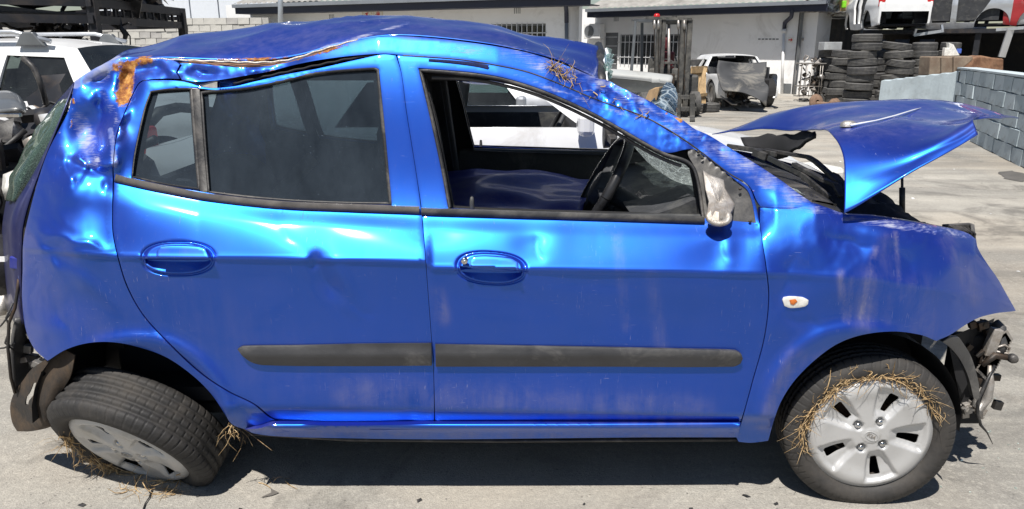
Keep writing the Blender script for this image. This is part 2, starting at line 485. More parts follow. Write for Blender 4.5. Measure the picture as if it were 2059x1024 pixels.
def yside(px, py):
    px = np.asarray(px, float); py = np.asarray(py, float)
    ls = np.array([np.interp(px, *a) for a, b in LINES]); ys = np.array([np.interp(px, *b) for a, b in LINES])
    ls = np.maximum.accumulate(ls + np.arange(len(LINES))[:, None] * .01, 0)
    dl = np.diff(ls, axis=0); dl = np.maximum(dl, 1.0)
    sl = np.diff(ys, axis=0) / dl
    m = np.zeros_like(ys)
    m[0], m[-1] = sl[0], sl[-1]
    a, b = sl[:-1], sl[1:]
    hm = np.where(a * b > 0, 2 * a * b / np.where(a + b == 0, 1, a + b), 0)
    m[1:-1] = hm
    k = np.clip((py[None] >= ls).sum(0) - 1, 0, len(LINES) - 2)
    ix = np.arange(len(px))
    h = dl[k, ix]; t = np.clip((py - ls[k, ix]) / h, -.6, 1.6)
    y0, y1, m0, m1 = ys[k, ix], ys[k+1, ix], m[k, ix], m[k+1, ix]
    y = (2*t**3-3*t**2+1)*y0 + (t**3-2*t**2+t)*h*m0 + (-2*t**3+3*t**2)*y1 + (t**3-t**2)*h*m1
    y = np.where(t < 0, y0 + m0*h*t, np.where(t > 1, y1 + m1*h*(t-1), y))
    # corners of the car in plan
    f = np.clip((px - 1770) / 270, 0, 1.1); y = y + .26 * f ** 2.2
    r = np.clip((170 - px) / 130, 0, 1.4); y = y + .13 * r ** 2
    for cx, cy, am, sx, sy, ro in DENTS:
        c, s = math.cos(R(ro)), math.sin(R(ro))
        dx, dy = px - cx, py - cy
        u, v = (dx * c + dy * s) / sx, (-dx * s + dy * c) / sy
        y = y + am * np.exp(-(u*u + v*v))
    for x1, y1, x2, y2, am, w in FOLDS:
        ln = math.hypot(x2-x1, y2-y1); ux, uy = (x2-x1)/ln, (y2-y1)/ln
        s = (px-x1)*ux + (py-y1)*uy; d = -(px-x1)*uy + (py-y1)*ux
        tp = np.clip(s/(.35*ln), 0, 1) * np.clip((ln-s)/(.35*ln), 0, 1); tp = tp*tp*(3-2*tp)
        d = d + 3*np.sin(s*.11)
        y = y + am * tp * np.where(d > 0, np.exp(-d/w), np.exp(d/(w*.45)))
    for cx, cy, sx, sy, am, fr in CRUMPLES:
        w = np.exp(-(((px-cx)/sx)**2 + ((py-cy)/sy)**2))
        for i in np.nonzero(w > .04)[0]:
            q = Vector((px[i]/fr, py[i]/fr, cx*.1))
            r = abs(noise.noise(q)) * 1.0 + abs(noise.noise(q*2.1)) * .45 + noise.noise(q*.6)*.5
            y[i] += am * w[i] * r
    for (c, a, b) in ARCHES:                          # rolled lips round the wheel openings
        d = np.hypot((px - c[0]) / a, (py - c[1]) / b)
        y = y - .016 * np.exp(-((d - 1.02) / .10) ** 2) * (py < 860)
    for (c, a, b, ro) in HANDLES:
        cc, ss = math.cos(ro), math.sin(ro)
        dx, dy = px - c[0], py - c[1]
        u, v = (dx * cc + dy * ss) / a, (-dx * ss + dy * cc) / b
        rr = (np.abs(u) ** 2.4 + np.abs(v) ** 2.4) ** (1 / 2.4)
        y = y - .006 * np.clip((1 - rr) / .12, 0, 1)
        y = y + .006 * np.exp(-((rr - 1.0) / .06) ** 2)
        w = (v > .02) & (rr < .93)
        tt = np.clip((v - .02) / np.maximum(.02, (np.sqrt(np.maximum(.02, .93 - u*u)) - .02)), 0, 1)
        y = y + np.where(w, .027 * (1 - tt ** 1.1), 0)
    return y

WEAR = [ # x1,y1,x2,y2,width,channel,value
    (1010,100,1210,165,26,0,.55),(1100,125,1300,215,16,0,.45),(1210,170,1420,290,20,0,.5),(1400,280,1610,400,26,0,.62),(1760,500,1730,640,7,2,1.0),(1800,470,1810,600,5,2,.9),(1712,560,1705,650,5,2,.9),(1180,150,1290,200,16,0,.65),
    (800,120,980,128,8,0,.4),(820,118,850,200,14,0,.35),(1000,140,1300,245,7,0,.55),(880,95,1010,110,14,0,.5),(1560,415,1690,425,12,0,.6),
    (1700,438,1960,474,12,0,.6),(1700,500,1850,600,34,0,.15),(1560,700,1620,660,34,0,.22),(1580,800,1610,740,22,0,.25),
    (152,167,236,124,12,0,1.35),(300,95,1000,60,45,2,.30),(1640,245,1960,225,45,2,.42),(160,200,210,150,18,0,.45),(160,240,188,325,24,0,.6),(222,262,232,335,8,0,.9),(205,180,240,250,14,0,.45),  # broad roof and bonnet bands: dust that also paints the tops brighter
    (640,60,820,44,10,0,.35),(640,100,820,48,5,0,.6),(560,160,760,120,8,0,.15),(1060,70,1190,150,14,0,.25),
    (235,135,300,122,12,1,1.0),(258,135,248,198,19,1,1.25),(245,200,240,212,9,1,.9),(300,122,350,119,6,1,.6),
    (440,122,600,118,5,1,.85),(600,118,700,90,5,1,.9),(520,150,620,130,4,1,.9),(148,200,142,260,4,1,.9),(1130,120,1160,130,4,1,.6),(1200,158,1225,170,4,1,.6),(1340,228,1372,244,4,1,.8),
    (1510,380,1560,410,3,1,.5),(120,268,124,262,4,1,.8),
    (460,850,560,868,12,2,.5),(700,790,1400,830,36,2,.45),(540,872,1480,878,8,2,.7),(880,590,890,640,16,2,.55),(1240,470,1260,660,10,2,.4),(1310,560,1330,700,14,2,.4),
    (1690,550,1700,640,9,2,.8),(1750,560,1740,650,26,2,.55),(1780,480,1785,640,16,2,.35),(1850,580,1860,660,30,2,.4),(1905,480,1960,600,16,2,.5),(1560,800,1600,720,22,2,.6),(1540,850,1560,800,20,2,.6),
    (1640,720,1740,680,12,2,.5),(300,160,480,150,14,2,.15),(150,300,240,260,30,2,.25),(300,600,600,760,80,2,.12),(100,600,200,680,40,2,.2),
]
def wearmap(px, py):
    out = np.zeros((len(px), 4)); out[:, 3] = 1
    for x1, y1, x2, y2, w, ch, val in WEAR:
        dx, dy = x2 - x1, y2 - y1
        t = np.clip(((px - x1) * dx + (py - y1) * dy) / (dx*dx + dy*dy), 0, 1)
        d = np.hypot(px - x1 - t*dx, py - y1 - t*dy) / w
        out[:, ch] = np.maximum(out[:, ch], val * np.exp(-d ** 3))
    return out
def set_wear(me, on=True):
    n = len(me.vertices)
    at = me.color_attributes.new('wear', 'FLOAT_COLOR', 'POINT')
    if on:
        co = np.empty(n * 3); me.vertices.foreach_get('co', co)
        w = wearmap(*proj(co.reshape(-1, 3)))
    else:
        w = np.zeros((n, 4)); w[:, 3] = 1; w[:, 2] = .1
    at.data.foreach_set('color', w.astype('f4').ravel())

def smooth_outline(pts, step=6, closed=True, sharp=38):
    """resample a traced outline: rounded where it turns gently, cornered where it turns hard"""
    pts = [Vector(p) for p in pts]; n = len(pts); out = []
    def corner(i):
        if not closed and i in (0, n-1): return True
        a, b, c = pts[i-1], pts[i], pts[(i+1) % n]
        return (b-a).angle(c-b, 0) > R(sharp)
    cor = [corner(i) for i in range(n)]
    for i in range(n if closed else n-1):
        p1, p2 = pts[i], pts[(i+1) % n]
        p0, p3 = pts[i-1], pts[(i+2) % n]
        ln = (p2-p1).length
        m1 = (p2-p1) if cor[i] else (p2-p0).normalized() * ln
        m2 = (p2-p1) if cor[(i+1) % n] else (p3-p1).normalized() * ln
        k = max(1, int(round(ln / step)))
        for j in range(k):
            t = j / k
            out.append((2*t**3-3*t**2+1)*p1 + (t**3-2*t**2+t)*m1 + (-2*t**3+3*t**2)*p2 + (t**3-t**2)*m2)
    if not closed: out.append(pts[-1])
    return out
def grown(lp, d):
    ar = sum(lp[i-1][0]*lp[i][1] - lp[i][0]*lp[i-1][1] for i in range(len(lp)))
    out = []; n = len(lp)
    for i in range(n):
        t = (Vector(lp[(i+1) % n]) - Vector(lp[i-1])).normalized()
        out.append(Vector(lp[i]) + Vector((t.y, -t.x)) * (d if ar > 0 else -d))
    return out
def cdt2d(outline, holes, step, refine=(), jitter=True):
    """triangulate an outline with holes plus interior points; returns 2D verts and triangles"""
    loops = [outline] + list(holes)
    vs, es = [], []
    busy = set()
    for lp in loops:
        o = len(vs); n = len(lp)
        for i, p in enumerate(lp):
            vs.append(Vector((p[0], p[1]))); es.append((o+i, o+(i+1) % n))
            busy.add((int(p[0] // (step*.8)), int(p[1] // (step*.8))))
    for li, lp in enumerate(loops):
        if len(lp) < 14: continue
        for p in grown(lp, step*(-.7 if li == 0 else .7)):
            vs.append(Vector((p[0], p[1])))
            for dx in (-.4, 0, .4):
                for dy in (-.4, 0, .4): busy.add((int((p[0]+dx*step) // (step*.8)), int((p[1]+dy*step) // (step*.8))))
    segs = [(lp[i], lp[(i+1) % len(lp)]) for lp in loops for i in range(len(lp))]
    x0 = min(p[0] for p in outline); x1 = max(p[0] for p in outline)
    y0 = min(p[1] for p in outline); y1 = max(p[1] for p in outline)
    def rows(bx0, by0, bx1, by1, st, skip):
        y = by0 + st * .5; k = 0
        while y < by1:
            xs = sorted(a[0] + (y-a[1])/(b[1]-a[1])*(b[0]-a[0]) for a, b in segs if (a[1] <= y) != (b[1] <= y))
            for i in range(0, len(xs)-1, 2):
                x = math.ceil((max(xs[i], bx0) - x0) / st) * st + x0 + (st/2 if k % 2 else 0)
                while x < min(xs[i+1], bx1):
                    if not (skip and any(r[0] < x < r[2] and r[1] < y < r[3] for r in refine)):
                        c = (int(x // (step*.8)), int(y // (step*.8)))
                        if c not in busy and x - xs[i] > .35*st and xs[i+1] - x > .35*st: vs.append(Vector((x, y)))
                    x += st
            y += st * .9; k += 1
    rows(x0, y0, x1, y1, step, True)
    for r in refine: rows(r[0], r[1], r[2], r[3], r[4], False)
    v, e, f, *_ = delaunay_2d_cdt(vs, es, [], 0, 1e-5)
    va = np.array([(p.x, p.y) for p in v]); fa = np.array([tuple(t) for t in f if len(t) == 3])
    c = va[fa].mean(axis=1); inside = np.zeros(len(c), bool)
    for a, b in segs:
        if a[1] == b[1]: continue
        m = ((a[1] <= c[:, 1]) != (b[1] <= c[:, 1])) & (c[:, 0] < a[0] + (c[:, 1]-a[1])/(b[1]-a[1])*(b[0]-a[0]))
        inside ^= m
    return [tuple(p) for p in va], [tuple(int(i) for i in t) for t in fa[inside]]
def finish_height(name, co, tris, mat, parent, rim, wear=True, kind=None, rimvec=(0, 1, 0), mirror=False, local=False):
    bm = bmesh.new()
    vv = [bm.verts.new(c) for c in co]
    for t in tris:
        try: bm.faces.new([vv[i] for i in t])
        except ValueError: pass
    loose = [v for v in bm.verts if not v.link_faces]
    bmesh.ops.delete(bm, geom=loose, context='VERTS')
    bm.normal_update()
    rv = Vector(rimvec)
    if bm.faces and sum((f.normal.dot(rv) * f.calc_area() for f in bm.faces)) > 0:
        bmesh.ops.reverse_faces(bm, faces=bm.faces)
    for f in bm.faces: f.smooth = True
    if rim:
        be = [e for e in bm.edges if e.is_boundary]
        bv = {v for e in be for v in e.verts}
        for v in bv: v.co += rv * .0012
        g = bmesh.ops.extrude_edge_only(bm, edges=be)
        for v in [x for x in g['geom'] if isinstance(x, bmesh.types.BMVert)]: v.co += rv * rim
        for f in [x for x in g['geom'] if isinstance(x, bmesh.types.BMFace)]: f.smooth = True
        for e in be: e.smooth = False
        # side walls want outward normals
        bmesh.ops.recalc_face_normals(bm, faces=bm.faces)
        fs = [f for f in bm.faces if len(f.verts) == 3]
        if sum((f.normal.dot(rv) * f.calc_area() for f in fs)) > 0: bmesh.ops.reverse_faces(bm, faces=bm.faces)
    if mirror:
        for v in bm.verts: v.co.y = 2 * YC - v.co.y
        bmesh.ops.reverse_faces(bm, faces=bm.faces)
    me = bpy.data.meshes.new(name); bm.to_mesh(me); bm.free()
    me.materials.append(mat)
    set_wear(me, wear and not mirror)
    o = link_mesh(name, me, parent, local)
    if kind: o['kind'] = kind
    return o
def panel(name, outline, mat, parent, holes=(), step=6, off=0.0, rim=.014, refine=(), shape=None, wear=True, both=False, far_mat=None, label=None, grow=0):
    lp = smooth_outline(outline, step)
    if grow: lp = grown(lp, grow)
    hs = [smooth_outline(h, step) for h in holes]
    v, t = cdt2d(lp, hs, step, refine)
    a = np.array(v)
    y = yside(a[:, 0], a[:, 1]) + off
    if shape is not None: y = y + shape(a[:, 0], a[:, 1])
    co = unproj(a[:, 0], a[:, 1], y)
    o = finish_height(name, co, t, mat, parent, rim, wear)
    if label: o['label'] = label
    if both: finish_height(name, co, t, far_mat or mat, parent, rim, False, mirror=True)
    return o
def ribbon(name, pts, w, mat, parent, off=-.006, th=.008, step=8, closed=False, both=False, wfn=None, label=None):
    lp = smooth_outline(pts, step, closed)
    a = np.array([(p[0], p[1]) for p in lp]); n = len(a)
    if closed: d = np.roll(a, -1, 0) - np.roll(a, 1, 0)
    else: d = np.gradient(a, axis=0)
    d /= np.linalg.norm(d, axis=1)[:, None]
    nr = np.stack([-d[:, 1], d[:, 0]], 1)
    prof = [(-.5, 0), (-.42, -.8), (-.1, -1), (.25, -.92), (.45, -.6), (.5, 0)]
    rows = []
    for s, h in prof:
        ww = w if wfn is None else np.array([wfn(i / (n - 1)) for i in range(n)])[:, None] * w
        q = a + nr * (s * ww)
        y = yside(a[:, 0], a[:, 1]) + off + h * th
        rows.append(unproj(q[:, 0], q[:, 1], y))
    mb = MB()
    rows = [[tuple(p) for p in r] + ([tuple(r[0])] if closed else []) for r in rows]
    mb.grid(rows)
    o = mb.build(name, mat, parent, sharp=50)
    if label: o['label'] = label
    if both:
        mb2 = MB(); mb2.grid([[(p[0], 2*YC-p[1], p[2]) for p in r] for r in rows]); mb2.build(name, mat, parent, sharp=50)
    return o
def cr(p0, p1, p2, p3, t):
    return .5 * ((2*p1) + (p2-p0)*t + (2*p0-5*p1+4*p2-p3)*t*t + (3*p1-p0-3*p2+p3)*t**3)
def patch(name, rows, mat, parent, nu=8, nv=8, solid=.003, wear=True, disp=None, smooth=True, label=None, kind=None):
    """rows of world points -> smooth Catmull-Rom sheet"""
    rows = [[Vector(p) for p in r] for r in rows]
    def line(pts, n):
        o = []
        for i in range(len(pts)-1):
            p0 = pts[i-1] if i else pts[0]*2-pts[1]; p3 = pts[i+2] if i+2 < len(pts) else pts[-1]*2-pts[-2]
            for k in range(n): o.append(cr(p0, pts[i], pts[i+1], p3, k/n))
        return o + [pts[-1]]
    dense = [line(r, nu) for r in rows]
    cols_ = [line([r[j] for r in dense], nv) for j in range(len(dense[0]))]
    g = [[tuple(disp(p) if disp else p) for p in c] for c in cols_]
    mb = MB(); mb.grid(g, smooth)
    me = mb.mesh(name); me.materials.append(mat)
    set_wear(me, wear)
    o = link_mesh(name, me, parent)
    if solid:
        m = o.modifiers.new('solid', 'SOLIDIFY'); m.thickness = solid; m.offset = 0
    if label: o['label'] = label
    if kind: o['kind'] = kind
    return o

car = empty('crashed_hatchback', (0, YC, 0), 'crashed blue five-door hatchback with crushed roof and buckled bonnet in front', 'car')
B, K = M['blue'], M['black']

# --- windows (traced openings)
QG = [(303,185),(340,180),(384,179),(392,280),(400,381),(330,371),(265,356),(270,315),(280,265),(292,215)]
RG = [(405,187),(440,183),(500,177),(570,163),(640,147),(752,138),(759,141),(772,270),(785,410),(700,409),(600,405),(500,397),(419,387),(411,280)]
FW = [(844,140),(900,144),(960,150),(1020,161),(1100,187),(1200,233),(1300,290),(1340,310),(1378,322),(1395,337),(1406,380),(1414,436),(1200,428),(1000,422),(904,417),(890,340),(872,255),(856,185)]
RD_TOP = [(276,176),(283,167),(294,163),(365,165),(415,178),(470,175),(510,166),(570,152),(640,139),(720,121),(770,111),(795,113)]
RD = RD_TOP + [(806,150),(815,220),(826,290),(837,360),(846,428),(857,560),(866,680),(870,740),(872,847),(800,850),(667,853),(600,850),(565,845),(546,838),(513,812),(459,785),(404,748),(338,686),(289,632),(258,577),(241,525),(229,470),(228,420),(230,365),(229,335),(236,272),(247,240),(262,205)]
FD = [(800,113),(850,117),(930,123),(1000,134),(1060,147),(1120,169),(1200,203),(1300,240),(1341,263),(1382,289),(1423,320),(1464,351),(1491,367),(1508,381),(1519,413),(1526,451),(1539,540),(1544,600),(1535,680),(1512,765),(1497,820),(1489,846),(1200,848),(876,850),(873,740),(869,680),(860,560),(850,430),(840,360),(829,290),(818,220),(809,150)]
def seal_off(px, py): return 0 * px
rear_door = panel('rear_door', RD, B, car, grow=1.0, holes=[[(302,183),(340,178),(390,177),(440,181),(500,175),(570,161),(640,145),(752,136),(762,139),(775,270),(788,413),(700,411),(600,407),(500,400),(415,388),(330,373),(263,358),(268,315),(278,265),(290,215)]], step=5.5, refine=[(280,482,436,560,1.6)], both=True)
FW2 = [(841,137),(900,141),(960,147),(1020,158),(1100,184),(1200,230),(1300,287),(1340,307),(1384,300),(1400,302),(1440,332),(1482,365),(1506,388),(1521,449),(1417,440),(1200,431),(1000,425),(901,420),(887,340),(869,255),(852,185)]
front_door = panel('front_door', FD, B, car, grow=1.0, holes=[FW2], step=5.5, refine=[(912,500,1064,578,1.6)], both=True)
# black shell behind the doors (thick window frames)
shell_out = [(280,172),(415,180),(640,142),(770,113),(930,126),(1060,150),(1200,207),(1341,267),(1464,355),(1505,385),(1540,560),(1530,690),(1485,840),(1480,866),(1200,868),(520,856),(404,745),(289,630),(240,520),(236,372),(250,240)]
FWi = [(852,150),(900,151),(960,158),(1020,169),(1100,195),(1200,240),(1300,298),(1340,318),(1376,330),(1392,343),(1400,385),(1406,436),(1200,430),(1000,424),(912,419),(896,340),(880,255),(865,195)]
RGi = [(409,192),(500,182),(640,152),(748,145),(770,270),(780,408),(600,402),(423,385),(414,280)]
QGi = [(306,190),(380,185),(395,378),(270,354),(286,265)]
panel('door_shell', shell_out, M['inner'], car, holes=[FWi, RGi, QGi], step=9, off=.05, rim=.04, both=True)

# --- rear quarter
QT = [(151,164),(175,148),(200,134),(235,120),(262,116),(300,119),(345,122),(360,130),(352,146),(360,158),(330,157),(290,160),(279,165),(271,177),(258,204),(243,240),(232,272),(225,335),(225,365),(224,420),(225,470),(237,527),(254,579),(285,634),(334,689),(400,751),(455,788),(509,815),(540,840),(560,849),(520,862),(490,862),(466,852),(453,833),(425,792),(389,756),(338,720),(287,700),(230,688),(179,689),(133,702),(95,725),(70,702),(52,662),(45,600),(46,540),(47,490),(56,443),(76,367),(96,308),(119,262),(133,235),(141,214)]
panel('rear_quarter_panel', QT, B, car, grow=1.0, step=5, rim=.02, both=True)
# --- roof rail and screen pillar
RAIL = [(362,128),(400,130),(440,134),(480,137),(520,136),(570,129),(625,113),(680,94),(740,78),(800,74),(860,77),(930,85),(1000,95),(1060,107),(1110,122),(1160,142),(1205,160),(1221,163),(1246,176),(1280,192),(1310,207),(1332,222),(1370,241),(1396,260),(1425,273),(1464,297),(1520,331),(1573,366),(1605,390),(1633,409),(1600,417),(1560,418),(1530,415),(1522,402),(1511,378),(1494,363),(1466,347),(1426,316),(1384,285),(1343,259),(1302,236),(1200,199),(1120,165),(1060,143),(1000,130),(930,119),(850,113),(800,109),(770,107),(700,112),(640,120),(590,130),(540,143),(500,150),(440,160),(395,163),(366,160),(358,146),(366,132)]
panel('roof_rail', RAIL, B, car, grow=1.0, step=5, rim=.02, both=True)
# --- front wing
FE = [(1530,419),(1560,421),(1600,420),(1634,411),(1665,420),(1700,432),(1760,436),(1830,446),(1900,459),(1945,470),(1962,482),(1966,500),(1984,530),(2005,560),(2025,595),(2042,625),(2000,630),(1960,642),(1910,673),(1883,685),(1852,673),(1797,666),(1734,673),(1684,691),(1639,723),(1598,764),(1571,805),(1557,841),(1544,886),(1510,890),(1486,888),(1482,880),(1493,848),(1501,820),(1516,765),(1539,680),(1548,600),(1543,540),(1530,451)]
panel('front_wing', FE, B, car, grow=1.0, step=5.5, rim=.02, both=True)
# --- sill
panel('sill', [(492,864),(520,862),(560,853),(667,857),(873,854),(1200,852),(1489,850),(1484,880),(1300,880),(1100,882),(880,884),(700,882),(560,878),(510,872)], B, car, step=5.5, rim=.05, both=True,
      shape=lambda x, y: -.028 * np.exp(-((y - 858) / 7.0) ** 2) - .012)

# --- glass, seals, trims
panel('rear_door_glass', RG, M['glass_tint'], car, step=12, off=.014, rim=0, both=True)
panel('quarter_glass', QG, M['glass_tint'], car, step=12, off=.014, rim=0, both=True)
ribbon('window_divider', [(394,180),(401,280),(410,386)], 17, K, car, off=.008, th=.008, both=True)
ribbon('window_seal', RG, 7, K, car, off=.010, th=.008, closed=True)
ribbon('window_seal', QG, 6, K, car, off=.010, th=.008, closed=True)
ribbon('window_seal', [(904,417),(890,340),(872,255),(856,185),(845,142),(900,146),(960,152),(1020,163),(1100,189),(1200,235),(1300,292),(1340,312),(1378,324),(1395,339),(1406,380),(1414,436)], 8, K, car, off=.008, th=.012, both=True)
ribbon('window_seal', [(868,157),(930,159),(1000,169),(1090,195),(1195,243),(1296,301),(1338,322),(1370,334)], 7, M['trim'], car, off=.03, th=.012)
ribbon('belt_trim', [(231,358),(280,370),(330,380.5),(420,397),(560,412),(700,418),(843,422.5)], 16, M['beltmetal'], car, off=-.002, th=.014, both=True)
ribbon('belt_trim', [(847,425),(1000,430),(1200,436),(1417,443)], 15, M['trim'], car, off=-.002, th=.014, both=True)
ribbon('roof_gutter', [(810,112),(860,115),(930,121),(1000,132),(1060,145),(1120,167),(1200,201),(1302,238),(1384,287),(1466,349),(1494,365)], 3.2, K, car, off=.004, th=.005)
ribbon('perforated_tape', [(862,121),(890,123),(930,127),(965,132),(982,136)], 9, simple('tape_navy', (.01,.02,.10), .6, scale=300, var=.8), front_door, off=-.0025, th=.002, wfn=lambda t: .6 + .5*t)
def rubs(x, y): return -.019 + .004 * np.clip((y - 717) / 18, 0, 1) + .012 * np.clip((715 - y) / 20, 0, 1)
panel('rub_strip', [(477,703),(487,697),(600,695),(740,692),(867,691),(868,736),(700,737),(530,735),(505,729),(487,716)], M['rub'], rear_door, step=5, rim=.018, shape=rubs, wear=False)
panel('rub_strip', [(875,693),(1000,695),(1200,699),(1400,704),(1480,707),(1491,713),(1494,722),(1489,732),(1475,738),(1200,738),(876,738)], M['rub'], front_door, step=5, rim=.018, shape=rubs, wear=False)
panel('door_handle', [(314,520),(315,506),(322,497),(345,495),(395,497),(412,502),(419,520)], B, rear_door, step=3, rim=.012, off=-.0135, wear=False)
panel('door_handle', [(945,541),(946,526),(953,517),(980,516),(1028,521),(1041,528),(1044,546)], B, front_door, step=3, rim=.012, off=-.0135, wear=False)
lk = MB()
c = P(934, 524, 2.085); mt = Matrix.Translation(c) @ Matrix.Rotation(R(90), 4, 'X')
lk.lathe([(.0001,.010),(.008,.010),(.0105,.007),(.0105,-.006)], mt, 20).lathe([(.0001,.012),(.004,.012),(.004,.009)], mt, 12)
lk.build('key_lock', M['chrome'], front_door)
# side repeater
panel('side_repeater', [(1574,604),(1577,599),(1590,597),(1615,599),(1626,604),(1625,612),(1618,617),(1590,620),(1578,616)], M['lens_white'], car, step=3, off=-.006, rim=.008, wear=False)
panel('bulb', [(1588,604),(1600,602),(1604,607),(1596,614),(1590,612)], M['lens_amber'], car, step=3, off=-.009, rim=.003, wear=False)
# sail panel with the broken mirror mount
sail = panel('mirror_sail_panel', [(1385,299),(1400,301),(1440,331),(1482,364),(1507,386),(1522,449),(1417,444),(1409,385),(1395,333),(1384,312)], M['trim'], car, step=5, off=.004, rim=.012, wear=False,
      shape=lambda x, y: -.004*np.sin(x*.35+y*.2)*(((x-1395)*.62-(y-300)) > -14) + .006*np.exp(-(((x-1475)/16)**2+((y-392)/22)**2)))
mm = MB()
def ps(px, py, off): return tuple(unproj(np.array([px], float), np.array([py], float), yside([px],[py]) + off)[0])
ring0 = [(1412,341),(1424,350),(1443,357),(1455,362),(1458,378),(1468,395),(1477,410),(1474,425),(1464,441),(1445,448),(1428,444),(1421,428),(1424,405),(1417,380)]
r0 = [ps(x, y, -.004) for x, y in ring0]
r1 = [ps(1444+(x-1444)*.92, 398+(y-398)*.94, -.030 - .035*max(0, (y-380)/70)) for x, y in ring0]
r2 = [ps(1446+(x-1446)*.45, 405+(y-405)*.5, -.036 - .045*max(0, (y-380)/70)) for x, y in ring0]
mm.grid([r0+[r0[0]], r1+[r1[0]], r2+[r2[0]], [ps(1446,408,-.05)]*15])
mm.build('mirror_mount', M['alu'], sail, bevel=.002)
mf = MB(); cc = Vector(ps(1446, 436, -.062))
mt = Matrix.Translation(cc) @ Matrix.Rotation(R(52), 4, 'X') @ Matrix.Diagonal((1.0, .75, 1, 1))
mf.lathe([(.006,.004),(.012,.004),(.014,.0),(.028,.003),(.038,.002),(.040,-.005),(.036,-.014),(.0001,-.016)], mt, 24)
mf.build('mirror_foot', M['alu'], sail)
sc_ = MB()
for (x, y) in ((1488,380),(1508,445),(1412,318),(1404,306)):
    sc_ = MB(); sc_.lathe([(.0001,.004),(.004,.004),(.005,0)], Matrix.Translation(Vector(ps(x, y, -.006))) @ Matrix.Rotation(R(90),4,'X'), 10); sc_.build('screw', M['steel_dark'], sail)

# --- roof: pushed up into a ridge, torn off its gutter behind
def W(px, py, Y): return tuple(P(px, py, Y))
r_near = [(196,137,2.50),(240,120,2.45),(300,117,2.42),(350,117,2.42),(440,121,2.44),(520,122,2.45),(600,112,2.45),(680,90,2.46),(770,73,2.46),(860,74,2.46),(1000,91,2.46),(1110,117,2.47),(1160,138,2.48),(1203,160,2.5)]
r_in = [(210,131,2.56),(250,114,2.52),(300,109,2.5),(355,105,2.5),(445,104,2.5),(525,102,2.52),(605,93,2.52),(690,72,2.52),(785,62,2.54),(865,66,2.54),(1003,82,2.55),(1112,107,2.56),(1163,126,2.57),(1203,146,2.58)]
r_mid = [(225,126,2.7),(262,109,2.7),(310,99,2.7),(360,90,2.7),(448,78,2.7),(530,70,2.7),(612,62,2.7),(700,53,2.7),(800,49,2.7),(880,54,2.7),(1010,66,2.7),(1105,92,2.7),(1150,104,2.7),(1203,122,2.7)]
r_top = [(240,121,2.95),(275,107,2.95),(325,93,2.95),(380,79,2.95),(455,63,2.95),(535,51,2.95),(618,47,2.95),(700,43,2.95),(790,39.5,2.95),(870,43,2.95),(970,51,2.95),(1062,76,2.95),(1120,81,2.95),(1200,90,2.95)]
rt = [Vector(W(*p)) for p in r_top]
roof_rows = [[W(*p) for p in r_near], [W(*p) for p in r_in], [W(*p) for p in r_mid], rt,
             [(p.x, 3.2, p.z - .02) for p in rt], [(p.x, 3.4, 1.40 - .012*abs(i-6)) for i, p in enumerate(rt)], [(p.x, 3.5, 1.34 - .012*abs(i-6)) for i, p in enumerate(rt)]]
def rdisp(p):
    p = Vector(p); n = noise.noise(p * 2.3) * .014 + (.25 - abs(noise.noise(p * 3.7))) * .03 + noise.noise(p * 9) * .003
    return p + Vector((0, 0, n * min(1, max(0, (p.y - 2.5) / .2))))
patch('roof', roof_rows, B, car, nu=7, nv=6, solid=.004, disp=rdisp)
# torn channel between roof and rail
ch = MB()
def chan(l1, l2, off1, off2):
    a = smooth_outline(l1, 6, False); b = smooth_outline(l2, 6, False); n = 60
    ra = [a[int(i*(len(a)-1)/n)] for i in range(n+1)]; rb = [b[int(i*(len(b)-1)/n)] for i in range(n+1)]
    return [ps(p[0], p[1], off1 + .004*math.sin(i*.9)) for i, p in enumerate(ra)], [ps(p[0], p[1], off2 + .005*math.sin(i*.6)) for i, p in enumerate(rb)]
a, b = chan([(338,119),(380,122),(440,124),(520,124),(580,119),(640,103),(700,86)], [(345,124),(400,131),(450,135),(520,137),(570,130),(625,114),(690,92)], .055, .020)
ch.grid([a, b]); ch.build('torn_gutter', M['brownrust'], car)
for k, (l, r_, m_) in enumerate((([(300,118),(360,121),(440,124),(520,126),(580,121),(650,100),(720,80)], .004, 'alu'), ([(380,124),(440,129),(500,131),(560,126),(620,110)], .003, 'brownrust'), ([(470,168),(520,157),(580,144),(640,131),(700,119),(765,109)], .0035, 'inner'))):
    mb = MB(); pts = smooth_outline(l, 7, False)
    mb.tube([Vector(ps(p[0], p[1] + .8*math.sin(i*1.3), .01)) for i, p in enumerate(pts)], r_, 6)
    mb.build('torn_seam', M[m_], car)
# header of the windscreen, folded down at the front edge of the roof
hd = MB()
hd.tube([W(1203,92,2.95), W(1207,110,2.8), W(1204,130,2.7), W(1207,150,2.6), W(1210,166,2.5)], [.016,.02,.018,.02,.014], 8)
hd.build('roof_header', K, car)
hd = MB()
rh = random.Random(5)
for k in range(26):
    x = 1212 + rh.uniform(0, 12); y = 95 + k*2.6; Y = 2.6 + rh.uniform(0, .3)
    a = Vector(W(x, y, Y)); hd.add([a, a+Vector((rh.uniform(.005,.025), rh.uniform(-.01,.01), rh.uniform(-.03,.0))), a+Vector((rh.uniform(-.01,.012), 0.01, rh.uniform(-.05,-.02)))], [(0,1,2)])
hd.build('glass_shard_strip', M['glass_crack'], car, kind='stuff', solid=.003)
hd = MB(); hd.tube([W(1218,97,2.7), W(1222,110,2.7), W(1215,122,2.68), W(1222,135,2.66), W(1219,150,2.6), W(1222,168,2.55)], [.004,.007,.005,.006,.004,.003], 6); hd.build('torn_seal', M['white'], car)

